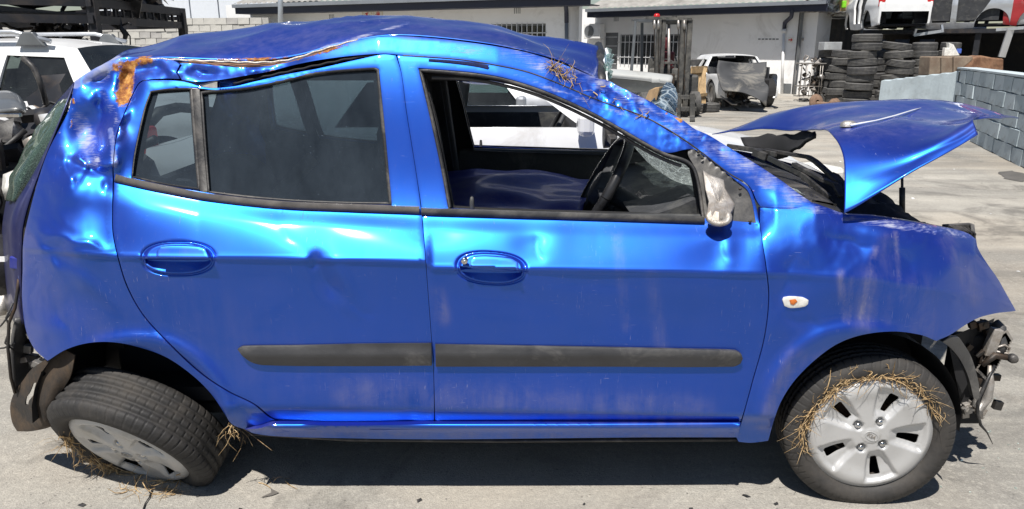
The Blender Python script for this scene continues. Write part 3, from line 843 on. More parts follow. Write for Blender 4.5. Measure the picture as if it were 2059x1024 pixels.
# --- windscreen (shattered, sagging) and cowl
ws = [[(.30,2.52,1.33),(.31,2.8,1.32),(.31,3.1,1.32),(.30,3.45,1.30)],
      [(.47,2.44,1.20),(.50,2.8,1.05),(.50,3.1,1.09),(.50,3.5,1.17)],
      [(.72,2.34,1.08),(.72,2.8,.94),(.72,3.1,.965),(.72,3.55,1.06)],
      [(.93,2.28,1.005),(.98,2.8,.975),(.98,3.1,.975),(.93,3.62,1.03)]]
patch('windscreen', ws, M['glass_crack'], car, nu=10, nv=10, solid=0, wear=False, disp=lambda p: Vector(p) + Vector((0,0,noise.noise(Vector(p)*9)*.012)))
cw = [[(.90,2.27,.985),(.97,2.8,.97),(.97,3.1,.97),(.90,3.62,.985)], [(1.02,2.26,.96),(1.10,2.8,.965),(1.10,3.1,.965),(1.02,3.62,.97)], [(1.10,2.26,.90),(1.18,2.8,.90),(1.18,3.1,.90),(1.10,3.62,.90)]]
patch('cowl', cw, K, car, nu=8, nv=5, solid=.004, wear=False)
def part_tube(name, pts, r, mat, parent=car, n=8, label=None):
    mb = MB(); mb.tube(pts, r, n); return mb.build(name, mat, parent, label=label)
def part_bars(name, pts, w, h, mat, parent=car):
    mb = MB()
    for a, b in zip(pts[:-1], pts[1:]): mb.bar(a, b, w, h)
    return mb.build(name, mat, parent, bevel=.002)
part_bars('wiper_arm', [W(1540,302,3.1), W(1625,316,2.9), W(1640,325,2.85), W(1688,368,2.7), W(1698,398,2.6)], .022, .014, K)
part_bars('wiper_arm', [W(1596,330,2.75), W(1655,362,2.6), W(1680,372,2.55), W(1692,396,2.5)], .022, .014, K)
part_bars('wiper_blade', [W(1462,294,3.2), W(1530,304,3.1), W(1560,311,3.0)], .012, .02, K)
part_bars('wiper_blade', [W(1545,318,2.9), W(1610,350,2.7), W(1668,398,2.5)], .010, .02, K)
part_bars('wiper_bracket', [W(1518,305,3.1), W(1545,316,3.05)], .04, .03, K)
gv = MB()
for k in range(6): gv.bar(W(1643+k*6, 403+k*1.2, 2.34), W(1641+k*6, 410+k*1.2, 2.34), .004, .03)
gv.build('cowl_grille', M['steel_dark'], car)

# --- bonnet, buckled upwards
h_near = [(1697,431,2.16),(1724,416,2.155),(1772,385,2.15),(1830,348,2.15),(1890,315,2.16),(1930,293,2.18),(1966,272,2.20)]
h_fl = [(1698,370,2.215),(1730,362,2.205),(1780,346,2.195),(1835,326,2.185),(1892,300,2.185),(1935,280,2.20),(1962,262,2.215)]
h_cre = [(1694,308,2.31),(1732,304,2.29),(1785,300,2.265),(1838,292,2.245),(1895,274,2.25),(1938,254,2.27),(1957,240,2.29)]
h_m1 = [(1672,272,2.45),(1715,262,2.46),(1775,255,2.48),(1835,248,2.52),(1895,240,2.58),(1950,236,2.66),(1980,234,2.70)]
h_m2 = [(1640,262,2.75),(1690,242,2.76),(1755,230,2.78),(1825,225,2.82),(1895,222,2.86),(1955,226,2.92),(1995,232,2.98)]
h_top = [(1600,262,3.0),(1660,224,3.05),(1740,209,3.08),(1820,203.5,3.12),(1890,203.5,3.16),(1965,214,3.2),(2020,231,3.26)]
hn = [[W(*p) for p in r] for r in (h_near, h_fl, h_cre, h_m1, h_m2, h_top)]
tp = [Vector(p) for p in hn[-1]]
hn.append([W(1520,262,3.3)] + [(p.x - .05, 3.4, p.z - .03) for p in tp[1:]])
hn.append([W(1432,270,3.62)] + [(p.x - .10, 3.68, p.z - .12) for p in tp[1:]])
patch('bonnet', hn, B, car, nu=9, nv=7, solid=.004, disp=lambda p: Vector(p) + Vector((0, 0, noise.noise(Vector(p)*3.1)*.008 + (.25-abs(noise.noise(Vector(p)*4.6)))*.012)))
# the nose tip of the bonnet beyond the headlamp cut-out
tip = [[W(1957,240,2.47), W(1966,236,2.6), W(1990,233,2.9), W(2020,233,3.2)],
       [W(1985,237,2.5), W(1996,234,2.7), W(2015,233,2.9), W(2035,235,3.2)],
       [W(2012,238,2.6), W(2025,236,2.75), W(2038,236,2.95), W(2048,238,3.2)]]
patch('bonnet_nose', tip, B, car, nu=6, nv=6, solid=.006)
part_tube('bonnet_scrape', [W(1711,252,2.47), W(1760,243,2.55), W(1800,233,2.65), W(1838,221,2.80), W(1860,215,2.95)], [.004,.003,.004,.003,.001], M['white'], n=5)
bl = MB(); bl.lathe([(.0001,.02),(.012,.018),(.02,.008),(.022,-.008)], Matrix.Translation(Vector(W(1706,251,2.50))) @ Matrix.Diagonal((1.3,1,.7,1)), 10); bl.build('torn_badge_stub', M['alu'], car)
ins = [[W(1490,276,3.3), W(1545,270,3.2), W(1600,268,3.05), W(1640,268,2.9)], [W(1500,292,3.25), W(1550,300,3.15), W(1600,290,3.0), W(1640,272,2.85)], [W(1530,300,3.2), W(1570,318,3.1), W(1600,300,2.95), W(1640,274,2.8)]]
patch('bonnet_insulation', ins, M['inner'], car, nu=6, nv=6, solid=.012, disp=lambda p: Vector(p)+Vector((0,0,noise.noise(Vector(p)*14)*.02)))
part_tube('bonnet_prop', [W(1814,352,2.75), W(1814,452,2.75)], .005, K)
part_tube('prop_grip', [W(1814,378,2.75), W(1814,428,2.75)], .011, K)
part_tube('cable', [W(1762,406,2.6), W(1780,412,2.6), W(1792,424,2.6), W(1785,440,2.6)], .006, K)
eb = [[(1.08,2.3,.90),(1.10,2.8,.93),(1.10,3.6,.90)], [(1.22,2.3,.91),(1.25,2.8,.95),(1.25,3.6,.9)], [(1.38,2.32,.86),(1.42,2.8,.86),(1.4,3.5,.85)], [(1.52,2.45,.72),(1.55,2.8,.75),(1.5,3.4,.7)]]
patch('engine', eb, M['inner'], car, nu=8, nv=8, solid=.02, disp=lambda p: Vector(p)+Vector((0,0,noise.noise(Vector(p)*13)*.05)))
lp_ = MB()
for k in range(6): lp_.bar(W(1905+k*8, 457+k*1.2, 2.5), W(1925+k*7, 468+k*1.5, 2.45), .006, .02)
lp_.bar(W(1898,458,2.5), W(1952,455,2.52), .02, .02); lp_.bar(W(1952,455,2.5), W(1956,488,2.46), .012, .03)
lp_.build('headlamp_bracket', K, car)

# --- tailgate edge with glass crumbs
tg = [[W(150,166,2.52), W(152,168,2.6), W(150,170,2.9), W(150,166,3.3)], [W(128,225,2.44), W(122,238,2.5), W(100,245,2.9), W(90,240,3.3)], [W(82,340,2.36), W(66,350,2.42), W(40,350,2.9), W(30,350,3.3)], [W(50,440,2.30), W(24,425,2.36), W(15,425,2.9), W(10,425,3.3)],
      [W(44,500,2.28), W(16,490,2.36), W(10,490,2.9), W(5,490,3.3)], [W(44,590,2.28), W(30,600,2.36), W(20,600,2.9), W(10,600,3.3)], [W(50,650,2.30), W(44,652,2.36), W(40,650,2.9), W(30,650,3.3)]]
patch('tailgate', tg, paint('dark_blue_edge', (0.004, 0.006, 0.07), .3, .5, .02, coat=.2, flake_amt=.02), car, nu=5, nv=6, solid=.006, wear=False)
tgl = [[W(148,190,2.50), W(132,200,2.56), W(120,205,2.8)], [W(118,262,2.44), W(96,250,2.5), W(75,262,2.8)], [W(84,320,2.40), W(62,310,2.45), W(42,320,2.8)], [W(62,372,2.38), W(36,350,2.42), W(24,360,2.8)], [W(44,405,2.36), W(22,405,2.4), W(15,405,2.8)]]
patch('tailgate_glass', tgl, glass('crazed_green_glass', (.08,.16,.14), .18, 1, crack=.4, crack_scale=150, dust_col=(.45,.62,.52)), car, nu=8, nv=8, solid=.006, wear=False, disp=lambda p: Vector(p)+Vector((noise.noise(Vector(p)*16)*.015,0,0)))
lt = MB(); lt.bar(W(40,516,2.30), W(40,540,2.30), .03, .05); lt.build('tailgate_hinge', M['blue_in'], car, bevel=.004)
part_tube('wiring', [W(40,540,2.3), W(36,580,2.28), W(30,620,2.27), W(18,650,2.26), W(16,700,2.26), W(22,760,2.27), W(30,790,2.3)], .005, M['steel_dark'])
part_tube('wiring', [W(26,610,2.27), W(12,640,2.26), W(20,660,2.26), W(10,690,2.26), W(28,705,2.27)], .003, K)
part_tube('wiring', [W(26,625,2.27), W(2,655,2.3), W(-20,670,2.35)], .003, K)
part_tube('wiring', [W(30,690,2.27), W(8,700,2.3), W(-20,703,2.35)], .003, K)
bb = [[W(30,640,2.30), W(48,640,2.32), W(56,660,2.40)], [W(24,690,2.28), W(40,700,2.32), W(60,720,2.4)], [W(26,740,2.28), W(42,745,2.34), W(64,750,2.4)], [W(30,785,2.30), W(38,790,2.34), W(48,785,2.4)]]
patch('bumper_bracket', bb, M['trim'], car, nu=5, nv=5, solid=.01, wear=False)
bbm = MB(); rr_ = random.Random(3)
for k in range(16):
    a = Vector(W(rr_.uniform(45,85), rr_.uniform(660,735), rr_.uniform(2.30,2.42)))
    bbm.box(a, (rr_.uniform(.01,.05), .02, rr_.uniform(.01,.04)), Matrix.Rotation(rr_.uniform(0,3),3,'Y'))
bbm.build('crushed_metal', M['steel'], car, bevel=.002, kind='stuff')
# torn wheel liner hanging behind the rear wheel
ln_out = [(95,722),(130,704),(150,715),(140,760),(115,800),(104,830),(108,856),(92,862),(60,868),(34,868),(24,850),(20,818),(28,790),(44,768),(64,742)]
ln_h = [(82,748),(88,746),(92,752),(88,757),(82,755)]
ln_h2 = [(66,772),(72,770),(68,786),(66,796),(58,806),(56,816),(50,814),(52,800),(58,792)]
panel('wheel_liner', ln_out, M['inner'] if False else simple('muddy_liner', (.02,.017,.015), .8, dirt=(.12,.075,.04), dirt_amt=.55, scale=7, bump=.3), car, holes=[ln_h, ln_h2], step=6, off=.03, rim=.006, wear=False, shape=lambda x, y: .02*np.sin(x*.06))

# --- wheel houses and underbody
for cx_, w_ in ((275, 0), (1722, 1)):
    for side in (0, 1):
        pts = []
        y0_, y1_ = (2.17, 2.62)
        rows = []
        for Y in (y0_, 2.35, y1_):
            row = []
            for k in range(19):
                an = R((-14 if w_ == 0 else -2) + k * ((192 if w_ == 0 else 184)/18))
                p = P(cx_, 858 if w_ == 0 else 862, 2.17)
                row.append((p.x + math.cos(an)*.335, Y if not side else 2*YC - Y, p.z + math.sin(an)*.335))
            rows.append(row)
        mb = MB(); mb.grid(rows)
        mb.add([(p[0], y1_ if not side else 2*YC-y1_, p[2]) for p in rows[0]], [tuple(range(19))])
        mb.build('wheel_house', M['inner'], car)
iq = MB(); iq.box((-1.22, 2.66, .42), (.80, .03, .46)); iq.build('inner_quarter', M['inner'], car)
uf = MB(); uf.box((-.05, YC, .27), (2.1, 1.3, .04)); uf.box((-.05, YC+.0, .22), (1.9, .12, .08)); uf.box((-1.22, YC, .45), (.3, 1.1, .3)); uf.box((1.28, YC, .5), (.34, 1.0, .36))
uf.build('underbody', M['inner'], car, bevel=.01)
part_tube('jacking_flange', [ps(500,872,.03), ps(700,884,.03), ps(1000,887,.03), ps(1480,884,.03)], .006, K)
ax = MB(); ax.tube([(-1.19,2.4,.28),(-1.19,3.5,.28)], .035, 10); ax.build('rear_axle', M['brownrust'], car)
ax = MB(); ax.tube([(1.08,2.4,.27),(1.08,3.5,.27)], .025, 10); ax.build('front_driveshaft', M['brownrust'], car)

# --- front corner with the bumper torn away
arc = [(1895,688),(1912,700),(1932,725),(1948,760),(1958,800),(1966,806),(1970,795),(1966,760),(1952,715),(1930,680),(1910,678)]
panel('liner_edge', arc, M['trim'], car, step=5, off=.01, rim=.02, wear=False)
def fyy(px): return 2.13 + .26 * max(0, (px-1770)/270)**2.2
pw = MB()
pw.hexa([W(1905,680,2.30), W(2000,640,2.45), W(2000,640,2.9), W(1905,680,2.9), W(1930,800,2.32), W(1975,720,2.45), W(1975,720,2.9), W(1930,800,2.9)])
pw.build('inner_wing', M['inner'], car)
pr = MB(); pr.box(P(1940,760,2.42), (.14,.05,.34)); pr.build('radiator_support', M['inner'], car, bevel=.01)
rad = MB()
for k in range(16):
    rad.bar(W(1968+k*3.3, 738-k*4.6, 2.36), W(1990+k*2.6, 760-k*4.8, 2.36), .004, .03)
rad.build('radiator_fins', M['alu'], car)
part_tube('radiator_hose', [W(2000,650,2.40), W(2012,660,2.38), W(2014,690,2.37), W(2008,712,2.36)], .018, M['trim'], n=10)
hb = MB(); hb.box(W(1995,688,2.36), (.035,.03,.10), Matrix.Rotation(R(10),3,'Y')); hb.build('headlamp_bracket', M['alu'], car, bevel=.004)
part_tube('bracket_hoop', [W(2000,700,2.35), W(2020,694,2.35), W(2030,700,2.35), W(2026,712,2.35), W(2000,706,2.35)], .004, M['alu'])
part_tube('mounting_arm', [W(1975,735,2.34), W(2000,715,2.34), W(2034,721,2.34)], [.008,.012,.010], M['steel_dark'])
bs = MB(); bs.lathe([(.0001,-.014),(.012,-.014),(.016,-.006),(.016,.006),(.012,.014),(.0001,.014)], Matrix.Translation(P(2036,721,2.33)) @ Matrix.Rotation(R(90),4,'X'), 14); bs.build('rubber_mount', K, car)
part_tube('bumper_strut', [W(1990,735,2.33), W(1992,770,2.32), W(1985,800,2.32), W(1972,825,2.33), W(1958,815,2.34), W(1975,780,2.34)], [.006,.012,.016,.010,.012,.006], M['alu'])
part_tube('torn_strap', [W(2000,735,2.33), W(1985,765,2.31), W(1968,800,2.30), W(1965,830,2.30), W(1972,855,2.31), W(1985,870,2.32), W(1996,893,2.34)], [.005,.006,.006,.006,.005,.003,.001], K)
cm = MB(); rr_ = random.Random(9)
for k in range(34):
    a = Vector(W(rr_.uniform(1940,2006), rr_.uniform(650,835), rr_.uniform(2.35,2.46)))
    if proj(np.array([a]))[0][0] > 1990 and rr_.random() < .4: continue
    cm.box(a, (rr_.uniform(.01,.045), .02, rr_.uniform(.008,.035)), Matrix.Rotation(rr_.uniform(0,3),3,'Y'))
cm.build('crushed_metal', M['steel_dark'], car, bevel=.002, kind='stuff')
cm = MB()
for k in range(12):
    a = Vector(W(rr_.uniform(1935,1972), rr_.uniform(812,835), rr_.uniform(2.34,2.40)))
    cm.box(a, (rr_.uniform(.01,.04), .02, rr_.uniform(.008,.03)), Matrix.Rotation(rr_.uniform(0,3),3,'Y'))
cm.build('crushed_bumper_core', M['alu'], car, bevel=.002)

# ------------------------------------------------------------------ wheels
def tyre_mb(Rr=.270, w=.168, rim=.190, n=540, tread=True):
    """tyre round the local z axis; z>0 is the outer face"""
    h = w/2
    prof = [(rim, h*.62), (rim+.004, h*.80), (rim+.014, h*.93), (rim+.028, h*1.0), (rim+.044, h*1.0), (Rr-.028, h*.95), (Rr-.016, h*.88), (Rr-.007, h*.79)]
    tr = []
    gz = [h*.50, h*.18, -h*.18, -h*.50]
    z = h*.70
    tr.append((Rr-.003, z))
    for g in gz:
        tr += [(Rr-.0005, g+.006), (Rr-.007, g+.0045), (Rr-.007, g-.0045), (Rr-.0005, g-.006)]
    tr.append((Rr-.003, -z))
    prof = prof + tr + [(r, -zz) for r, zz in reversed(prof[:8])]
    vs, fs = [], []
    m = len(prof)
    for i, (r, zz) in enumerate(prof):
        for k in range(n):
            an = 2*math.pi*k/n
            q = r
            if tread and r > Rr-.004 and (k % 9 == 0) : q -= .0035
            if tread and 5 <= i <= 7 and (k % 9 == 0): q -= .0035
            if tread and m-8 <= i <= m-6 and (k % 9 == 0): q -= .0035
            vs.append((q*math.cos(an), q*math.sin(an), zz))
    for i in range(m-1):
        for k in range(n): fs.append((i*n+k, i*n+(k+1)%n, (i+1)*n+(k+1)%n, (i+1)*n+k))
    mb = MB(); mb.add(vs, fs, True)
    return mb
def text_mesh(txt, size, depth, mat4, sx=1.0, bend=0):
    cu = bpy.data.curves.new('lettering', 'FONT'); cu.body = txt; cu.size = size; cu.extrude = depth; cu.align_x = 'CENTER'; cu.align_y = 'CENTER'
    ob = bpy.data.objects.new('lettering', cu)
    me = bpy.data.meshes.new_from_object(ob)
    bpy.data.objects.remove(ob)
    me.transform(mat4 @ Matrix.Diagonal((sx, 1, 1, 1)))
    return me
def wheel_cover(parent, W4, Rc=.205, hw=1.0):
    holes = []
    for a0 in (71, 144, 215, 288, 0):
        a = R(a0)
        def q(r, w): w = -.010 + (w+.010)*hw; return (r*math.cos(a) - w*math.sin(a), r*math.sin(a) + w*math.cos(a))
        holes.append([q(.085,-.012), q(.089,-.015), q(.144,-.033), q(.150,-.029), q(.153,.004), q(.149,.009), q(.091,.010), q(.086,.007)])
    out = [(Rc*math.cos(2*math.pi*k/96), Rc*math.sin(2*math.pi*k/96)) for k in range(96)]
    S = 1000
    v, t = cdt2d([(x*S, y*S) for x, y in out], [smooth_outline([(x*S, y*S) for x, y in h], 5) for h in holes], 5.0)
    a = np.array(v) / S
    r = np.hypot(a[:, 0], a[:, 1]); th = np.degrees(np.arctan2(a[:, 1], a[:, 0]))
    z = .012 * (1 - (r / Rc) ** 2) + .010 * np.exp(-((r - .16)/.03) ** 2)
    z -= .012 * np.clip((r - .178)/(Rc-.178), 0, 1) ** 1.5
    for a0 in (71, 144, 215, 288, 0):
        da = (th - a0 + 180) % 360 - 180
        w = r * np.radians(da)
        lim = .012 + .30 * np.clip(r-.06, 0, .12)
        z -= .016 * np.clip((r-.055)/.03, 0, 1) * np.clip((.172-r)/.012, 0, 1) * np.clip((lim + .012 - np.abs(w))/.010, 0, 1)
    for a0 in (62, 143, 243, 323):
        d = np.hypot(a[:, 0]-.052*math.cos(R(a0)), a[:, 1]-.052*math.sin(R(a0)))
        z -= (.016 if W4.translation.x > 0 else .022) * np.clip((.0165 - d)/.004, 0, 1)
    z = np.where(r < .026, z + .003, z)
    co = [tuple(W4 @ Vector((x, y, zz))) for (x, y), zz in zip(a, z)]
    ax_ = (W4.to_3x3() @ Vector((0, 0, -1)))
    cov = finish_height('wheel_cover', co, t, M['cover'], parent, .004, False, rimvec=tuple(ax_))
    return cov
def build_wheel(W4, full=True):
    wp = bpy.data.objects.new('wheel', None); col.objects.link(wp)
    wp.location = W4.translation; wp.empty_display_size = .1
    adopt(wp, car)
    wp.location = Vector((0,0,0)) + (W4.translation - car.location)
    wp.matrix_parent_inverse = Matrix.Identity(4)
    mb = tyre_mb()
    me = mb.mesh('tyre'); me.materials.append(M['tyre']); me.transform(W4)
    for v in me.vertices:                              # flat on the ground, bulging a little
        if v.co.z < .002: v.co.z = .002
    o = bpy.data.objects.new('tyre', me); col.objects.link(o); adopt_world(o, wp)
    rm = MB(); rm.lathe([(.190,.055),(.196,.064),(.190,.062),(.176,.045),(.165,.010),(.160,-.03),(.175,-.06),(.186,-.062),(.183,-.055)], W4, 72)
    rm.lathe([(.165,-.03),(.12,-.02),(.09,-.03),(.05,-.02),(.0001,-.02)], W4, 40)
    adopt_world(rm.build('rim', M['steel_dark']), wp)
    br = MB(); br.lathe([(.02,-.008),(.10,-.012),(.105,-.03),(.05,-.04)], W4, 40)
    adopt_world(br.build('brake_disc', M['brownrust']), wp)
    if not full: return wp
    C4 = W4 @ Matrix.Translation((0, 0, .066))
    cov = wheel_cover(None, C4, .205, .78 if W4.translation.x > 0 else 1.6); adopt_world(cov, wp)
    for a0 in (62, 143, 243, 323):
        nt = MB(); m4 = C4 @ Matrix.Translation((.052*math.cos(R(a0)), .052*math.sin(R(a0)), .0))
        nt.lathe([(.0001,.011),(.006,.010),(.0095,.006),(.0100,-.01)], m4, 8); adopt_world(nt.build('wheel_nut', M['chrome']), wp)
    bd = MB(); m4 = C4 @ Matrix.Rotation(R(-28), 4, 'Z') @ Matrix.Translation((0, 0, .0155))
    me_ = [((.018)*math.cos(2*math.pi*k/40), .0125*math.sin(2*math.pi*k/40)) for k in range(40)]
    inn = [((.0165)*math.cos(2*math.pi*k/40), .011*math.sin(2*math.pi*k/40)) for k in range(40)]
    top = [m4 @ Vector((x*1.25, y*1.2, .0012)) for x, y in me_]; bot = [m4 @ Vector((x*1.25, y*1.2, -.002)) for x, y in me_]; it = [m4 @ Vector((x*1.25, y*1.2, .0012)) for x, y in inn]; ib = [m4 @ Vector((x*1.25, y*1.2, .0)) for x, y in inn]
    bd.grid([bot+[bot[0]], top+[top[0]], it+[it[0]], ib+[ib[0]]], False)
    bdo = bd.build('badge_ring', M['cover']); adopt_world(bdo, wp)
    tm = text_mesh('KIA', .019, .0008, m4 @ Matrix.Translation((0, 0, .0006)), 1.05); tm.materials.append(M['alu'])
    to = bpy.data.objects.new('badge_lettering', tm); col.objects.link(to); adopt_world(to, wp)
    return wp
def adopt_world(o, parent):
    bpy.context.view_layer.update()
    o.parent = parent; o.matrix_parent_inverse = parent.matrix_world.inverted()
def wheel_matrix(centre, toe, camber, spin):
    """outer face towards the camera (-Y) before toe and camber"""
    base = Matrix.Rotation(R(90), 4, 'X')          # local z -> -Y
    return Matrix.Translation(centre) @ Matrix.Rotation(R(toe), 4, 'Z') @ Matrix.Rotation(R(camber), 4, 'X') @ base @ Matrix.Rotation(R(spin), 4, 'Z')
FWM = wheel_matrix(P(1733, 860, 2.225), -5, 0, 0); FWM.translation.z = .252
RWM = wheel_matrix(P(284, 868, 2.28), -17, 33, 30) @ Matrix.Scale(1.07, 4)
build_wheel(FWM); build_wheel(RWM)
for x in (FWM.translation.x, -1.19):
    build_wheel(Matrix.Translation((x, 2*YC-2.24, .275)) @ Matrix.Rotation(R(-90), 4, 'X'), False)

# ------------------------------------------------------------------ interior
I = M['inner']
def seat(x, y, w=.46, rear=False):
    st = MB()
    def cushion(rows): st.grid(rows)
    # backrest: leaning loft of rounded rectangles
    rings = []
    for k, (z, dx, ww, tt) in enumerate(((.45,.02,w*.9,.13),(.55,.0,w,.15),(.75,-.05,w,.13),(.92,-.10,w*.86,.11),(1.0,-.12,w*.6,.08),(1.01,-.12,w*.1,.02))):
        ring = []
        for j in range(17):
            an = 2*math.pi*j/16
            cx2, sy2 = math.cos(an), math.sin(an)
            ring.append((x + dx + tt/2*math.copysign(abs(cx2)**.5, cx2), y + ww/2*math.copysign(abs(sy2)**.5, sy2), z))
        rings.append(ring)
    st.grid(rings)
    rings = []
    for k, (xx, hh, ww) in enumerate(((x+.02,.10,w*.9),(x+.2,.13,w),(x+.42,.13,w),(x+.50,.08,w*.9),(x+.51,.01,w*.3))):
        ring = []
        for j in range(17):
            an = 2*math.pi*j/16; cz, sy2 = math.cos(an), math.sin(an)
            ring.append((xx, y + ww/2*math.copysign(abs(sy2)**.5, sy2), .50 + hh/2*math.copysign(abs(cz)**.5, cz)))
        rings.append(ring)
    st.grid(rings)
    o = st.build('seat', M['seat'], car)
    if not rear:
        hr = MB(); rings = []
        for z, ww, tt in ((1.05,.14,.05),(1.08,.24,.09),(1.17,.25,.10),(1.22,.18,.07),(1.23,.03,.02)):
            rings.append([(x-.13 + tt/2*math.cos(2*math.pi*j/16), y + ww/2*math.copysign(abs(math.sin(2*math.pi*j/16))**.6, math.sin(2*math.pi*j/16)), z) for j in range(17)])
        hr.grid(rings); hr.tube([(x-.12,y-.05,.98),(x-.13,y-.05,1.06)],.007,6).tube([(x-.12,y+.05,.98),(x-.13,y+.05,1.06)],.007,6)
        hr.build('headrest', M['seat'], o)
    return o
seat(-.28, 2.60); seat(-.26, 3.28); seat(-1.05, 2.95, 1.1, True)
fl = MB(); fl.box((-.1, YC, .34), (2.2, 1.36, .05)); fl.build('cabin_floor', I, car)
hl = MB(); hl.box((-.5, YC, 1.36), (1.4, 1.0, .02)); hl.build('headlining', I, car)
bk = MB(); bk.box((-1.34, YC, .72), (.05, 1.2, .5)); bk.build('boot_panel', I, car)
dsh = [[(.50,2.28,.70),(.47,2.8,.72),(.47,3.2,.70),(.50,3.62,.70)], [(.50,2.28,.84),(.46,2.8,.84),(.46,3.2,.84),(.50,3.62,.84)], [(.60,2.27,.91),(.60,2.8,.87),(.60,3.2,.88),(.60,3.62,.90)], [(.95,2.27,.945),(.98,2.8,.90),(.98,3.2,.91),(.95,3.62,.93)]]
patch('dashboard', dsh, M['dash'], car, nu=8, nv=6, solid=.01, wear=False)
pod = MB(); pod.hexa([(.42,2.42,.84),(.60,2.42,.84),(.60,2.74,.84),(.42,2.74,.84),(.46,2.44,.95),(.60,2.44,.96),(.60,2.72,.96),(.46,2.72,.95)]); pod.build('instrument_pod', M['dash'], car, bevel=.02)
cc_ = MB(); cc_.hexa([(.30,2.86,.5),(.5,2.86,.5),(.5,3.06,.5),(.30,3.06,.5),(.40,2.84,.86),(.5,2.84,.9),(.5,3.08,.9),(.40,3.08,.86)]); cc_.build('centre_console', M['dash'], car, bevel=.01)
# steering wheel
sw = MB(); cen = P(1207, 377, 2.60); nrm = Vector((-.88, .02, .47)).normalized()
q4 = Matrix.Translation(cen) @ nrm.to_track_quat('Z', 'Y').to_matrix().to_4x4()
ring = []
for k in range(41):
    a = 2*math.pi*k/40; ring.append(q4 @ Vector((.195*math.cos(a), .195*math.sin(a), 0)))
sw.tube(ring, .0185, 12, cap=False)
swo = sw.build('steering_wheel', simple('steering_leather', (.02,.02,.022), .32, scale=30), car)
hub = MB(); hub.lathe([(.0001,.03),(.05,.025),(.068,.0),(.06,-.04),(.0001,-.05)], q4, 20)
for a in (0, 120, 240):
    p = q4 @ Vector((.05*math.cos(R(a)), .05*math.sin(R(a)), 0)); q_ = q4 @ Vector((.175*math.cos(R(a)), .175*math.sin(R(a)), 0)); hub.bar(p, q_, .035, .015)
hub.build('steering_hub', M['dash'], swo, bevel=.004)
part_tube('steering_column', [cen - nrm*.03, cen - nrm*.3], .035, M['dash'])
de = MB(); de.prism([W(1268,434,2.30), W(1320,425,2.30), W(1365,410,2.30), W(1392,398,2.30), W(1412,396,2.30), W(1414,436,2.30)], (0,.22,0)); de.build('dashboard_end', M['dash'], car, bevel=.008)
gk = MB(); gp = P(1284, 408, 2.95); gk.lathe([(.0001,.028),(.015,.024),(.022,.008),(.02,-.012),(.010,-.024),(.008,-.12)], Matrix.Translation(gp), 16); gk.build('gear_lever', M['chrome'], car)
for (x, y, Y) in ((949, 412, 2.24), (967, 292, 3.68)):
    lpn = MB(); lpn.lathe([(.0001,.026),(.005,.024),(.007,.010),(.008,-.02)], Matrix.Translation(P(x, y, Y)), 10); lpn.build('lock_pin', M['dash'], car)
# far door card, B posts
dc = MB(); dc.hexa([(-.30,3.60,.45),(.92,3.60,.45),(.92,3.65,.45),(-.30,3.65,.45),(-.26,3.62,.975),(.80,3.62,.955),(.80,3.67,.955),(-.26,3.67,.975)]); dc.build('door_card', M['dash'], car, bevel=.01)
dc = MB(); dc.hexa([(-1.2,3.60,.45),(-.36,3.60,.45),(-.36,3.65,.45),(-1.2,3.65,.45),(-1.2,3.62,.99),(-.34,3.62,.985),(-.34,3.67,.985),(-1.2,3.67,.99)]); dc.build('door_card', I, car, bevel=.01)
dc = MB(); dc.hexa([(-.30,2.22,.45),(.85,2.22,.45),(.85,2.27,.45),(-.30,2.27,.45),(-.28,2.235,.965),(.80,2.235,.955),(.80,2.26,.955),(-.28,2.26,.965)]); dc.build('door_card', M['dash'], car, bevel=.008)
bp = MB(); bp.hexa([(-.36,3.56,.4),(-.20,3.56,.4),(-.20,3.62,.4),(-.36,3.62,.4),(-.38,3.38,1.38),(-.30,3.38,1.38),(-.30,3.46,1.38),(-.38,3.46,1.38)]); bp.build('door_pillar', M['dash'], car, bevel=.01)
bp = MB(); bp.hexa([(-.36,2.28,.4),(-.20,2.28,.4),(-.20,2.34,.4),(-.36,2.34,.4),(-.36,2.46,1.36),(-.28,2.46,1.36),(-.28,2.52,1.36),(-.36,2.52,1.36)]); bp.build('door_pillar', M['dash'], car, bevel=.01)
sb = MB(); sb.bar((-.335,3.37,1.30), (-.25,3.50,.55), .05, .004); sb.build('seat_belt', M['seat'], car)
# far door mirror
fm = MB(); fmc = P(1222, 268, 3.86); m4 = Matrix.Translation(fmc) @ Matrix.Rotation(R(90),4,'Y') @ Matrix.Rotation(R(0),4,'X')
fm.lathe([(.0001,.05),(.05,.045),(.075,.02),(.078,-.02),(.070,-.022),(.0001,-.018)], m4 @ Matrix.Diagonal((1,.75,1,1)), 20); fm.bar(fmc, fmc+Vector((.02,-.12,-.03)), .04, .03)
fm.build('door_mirror', K, car)

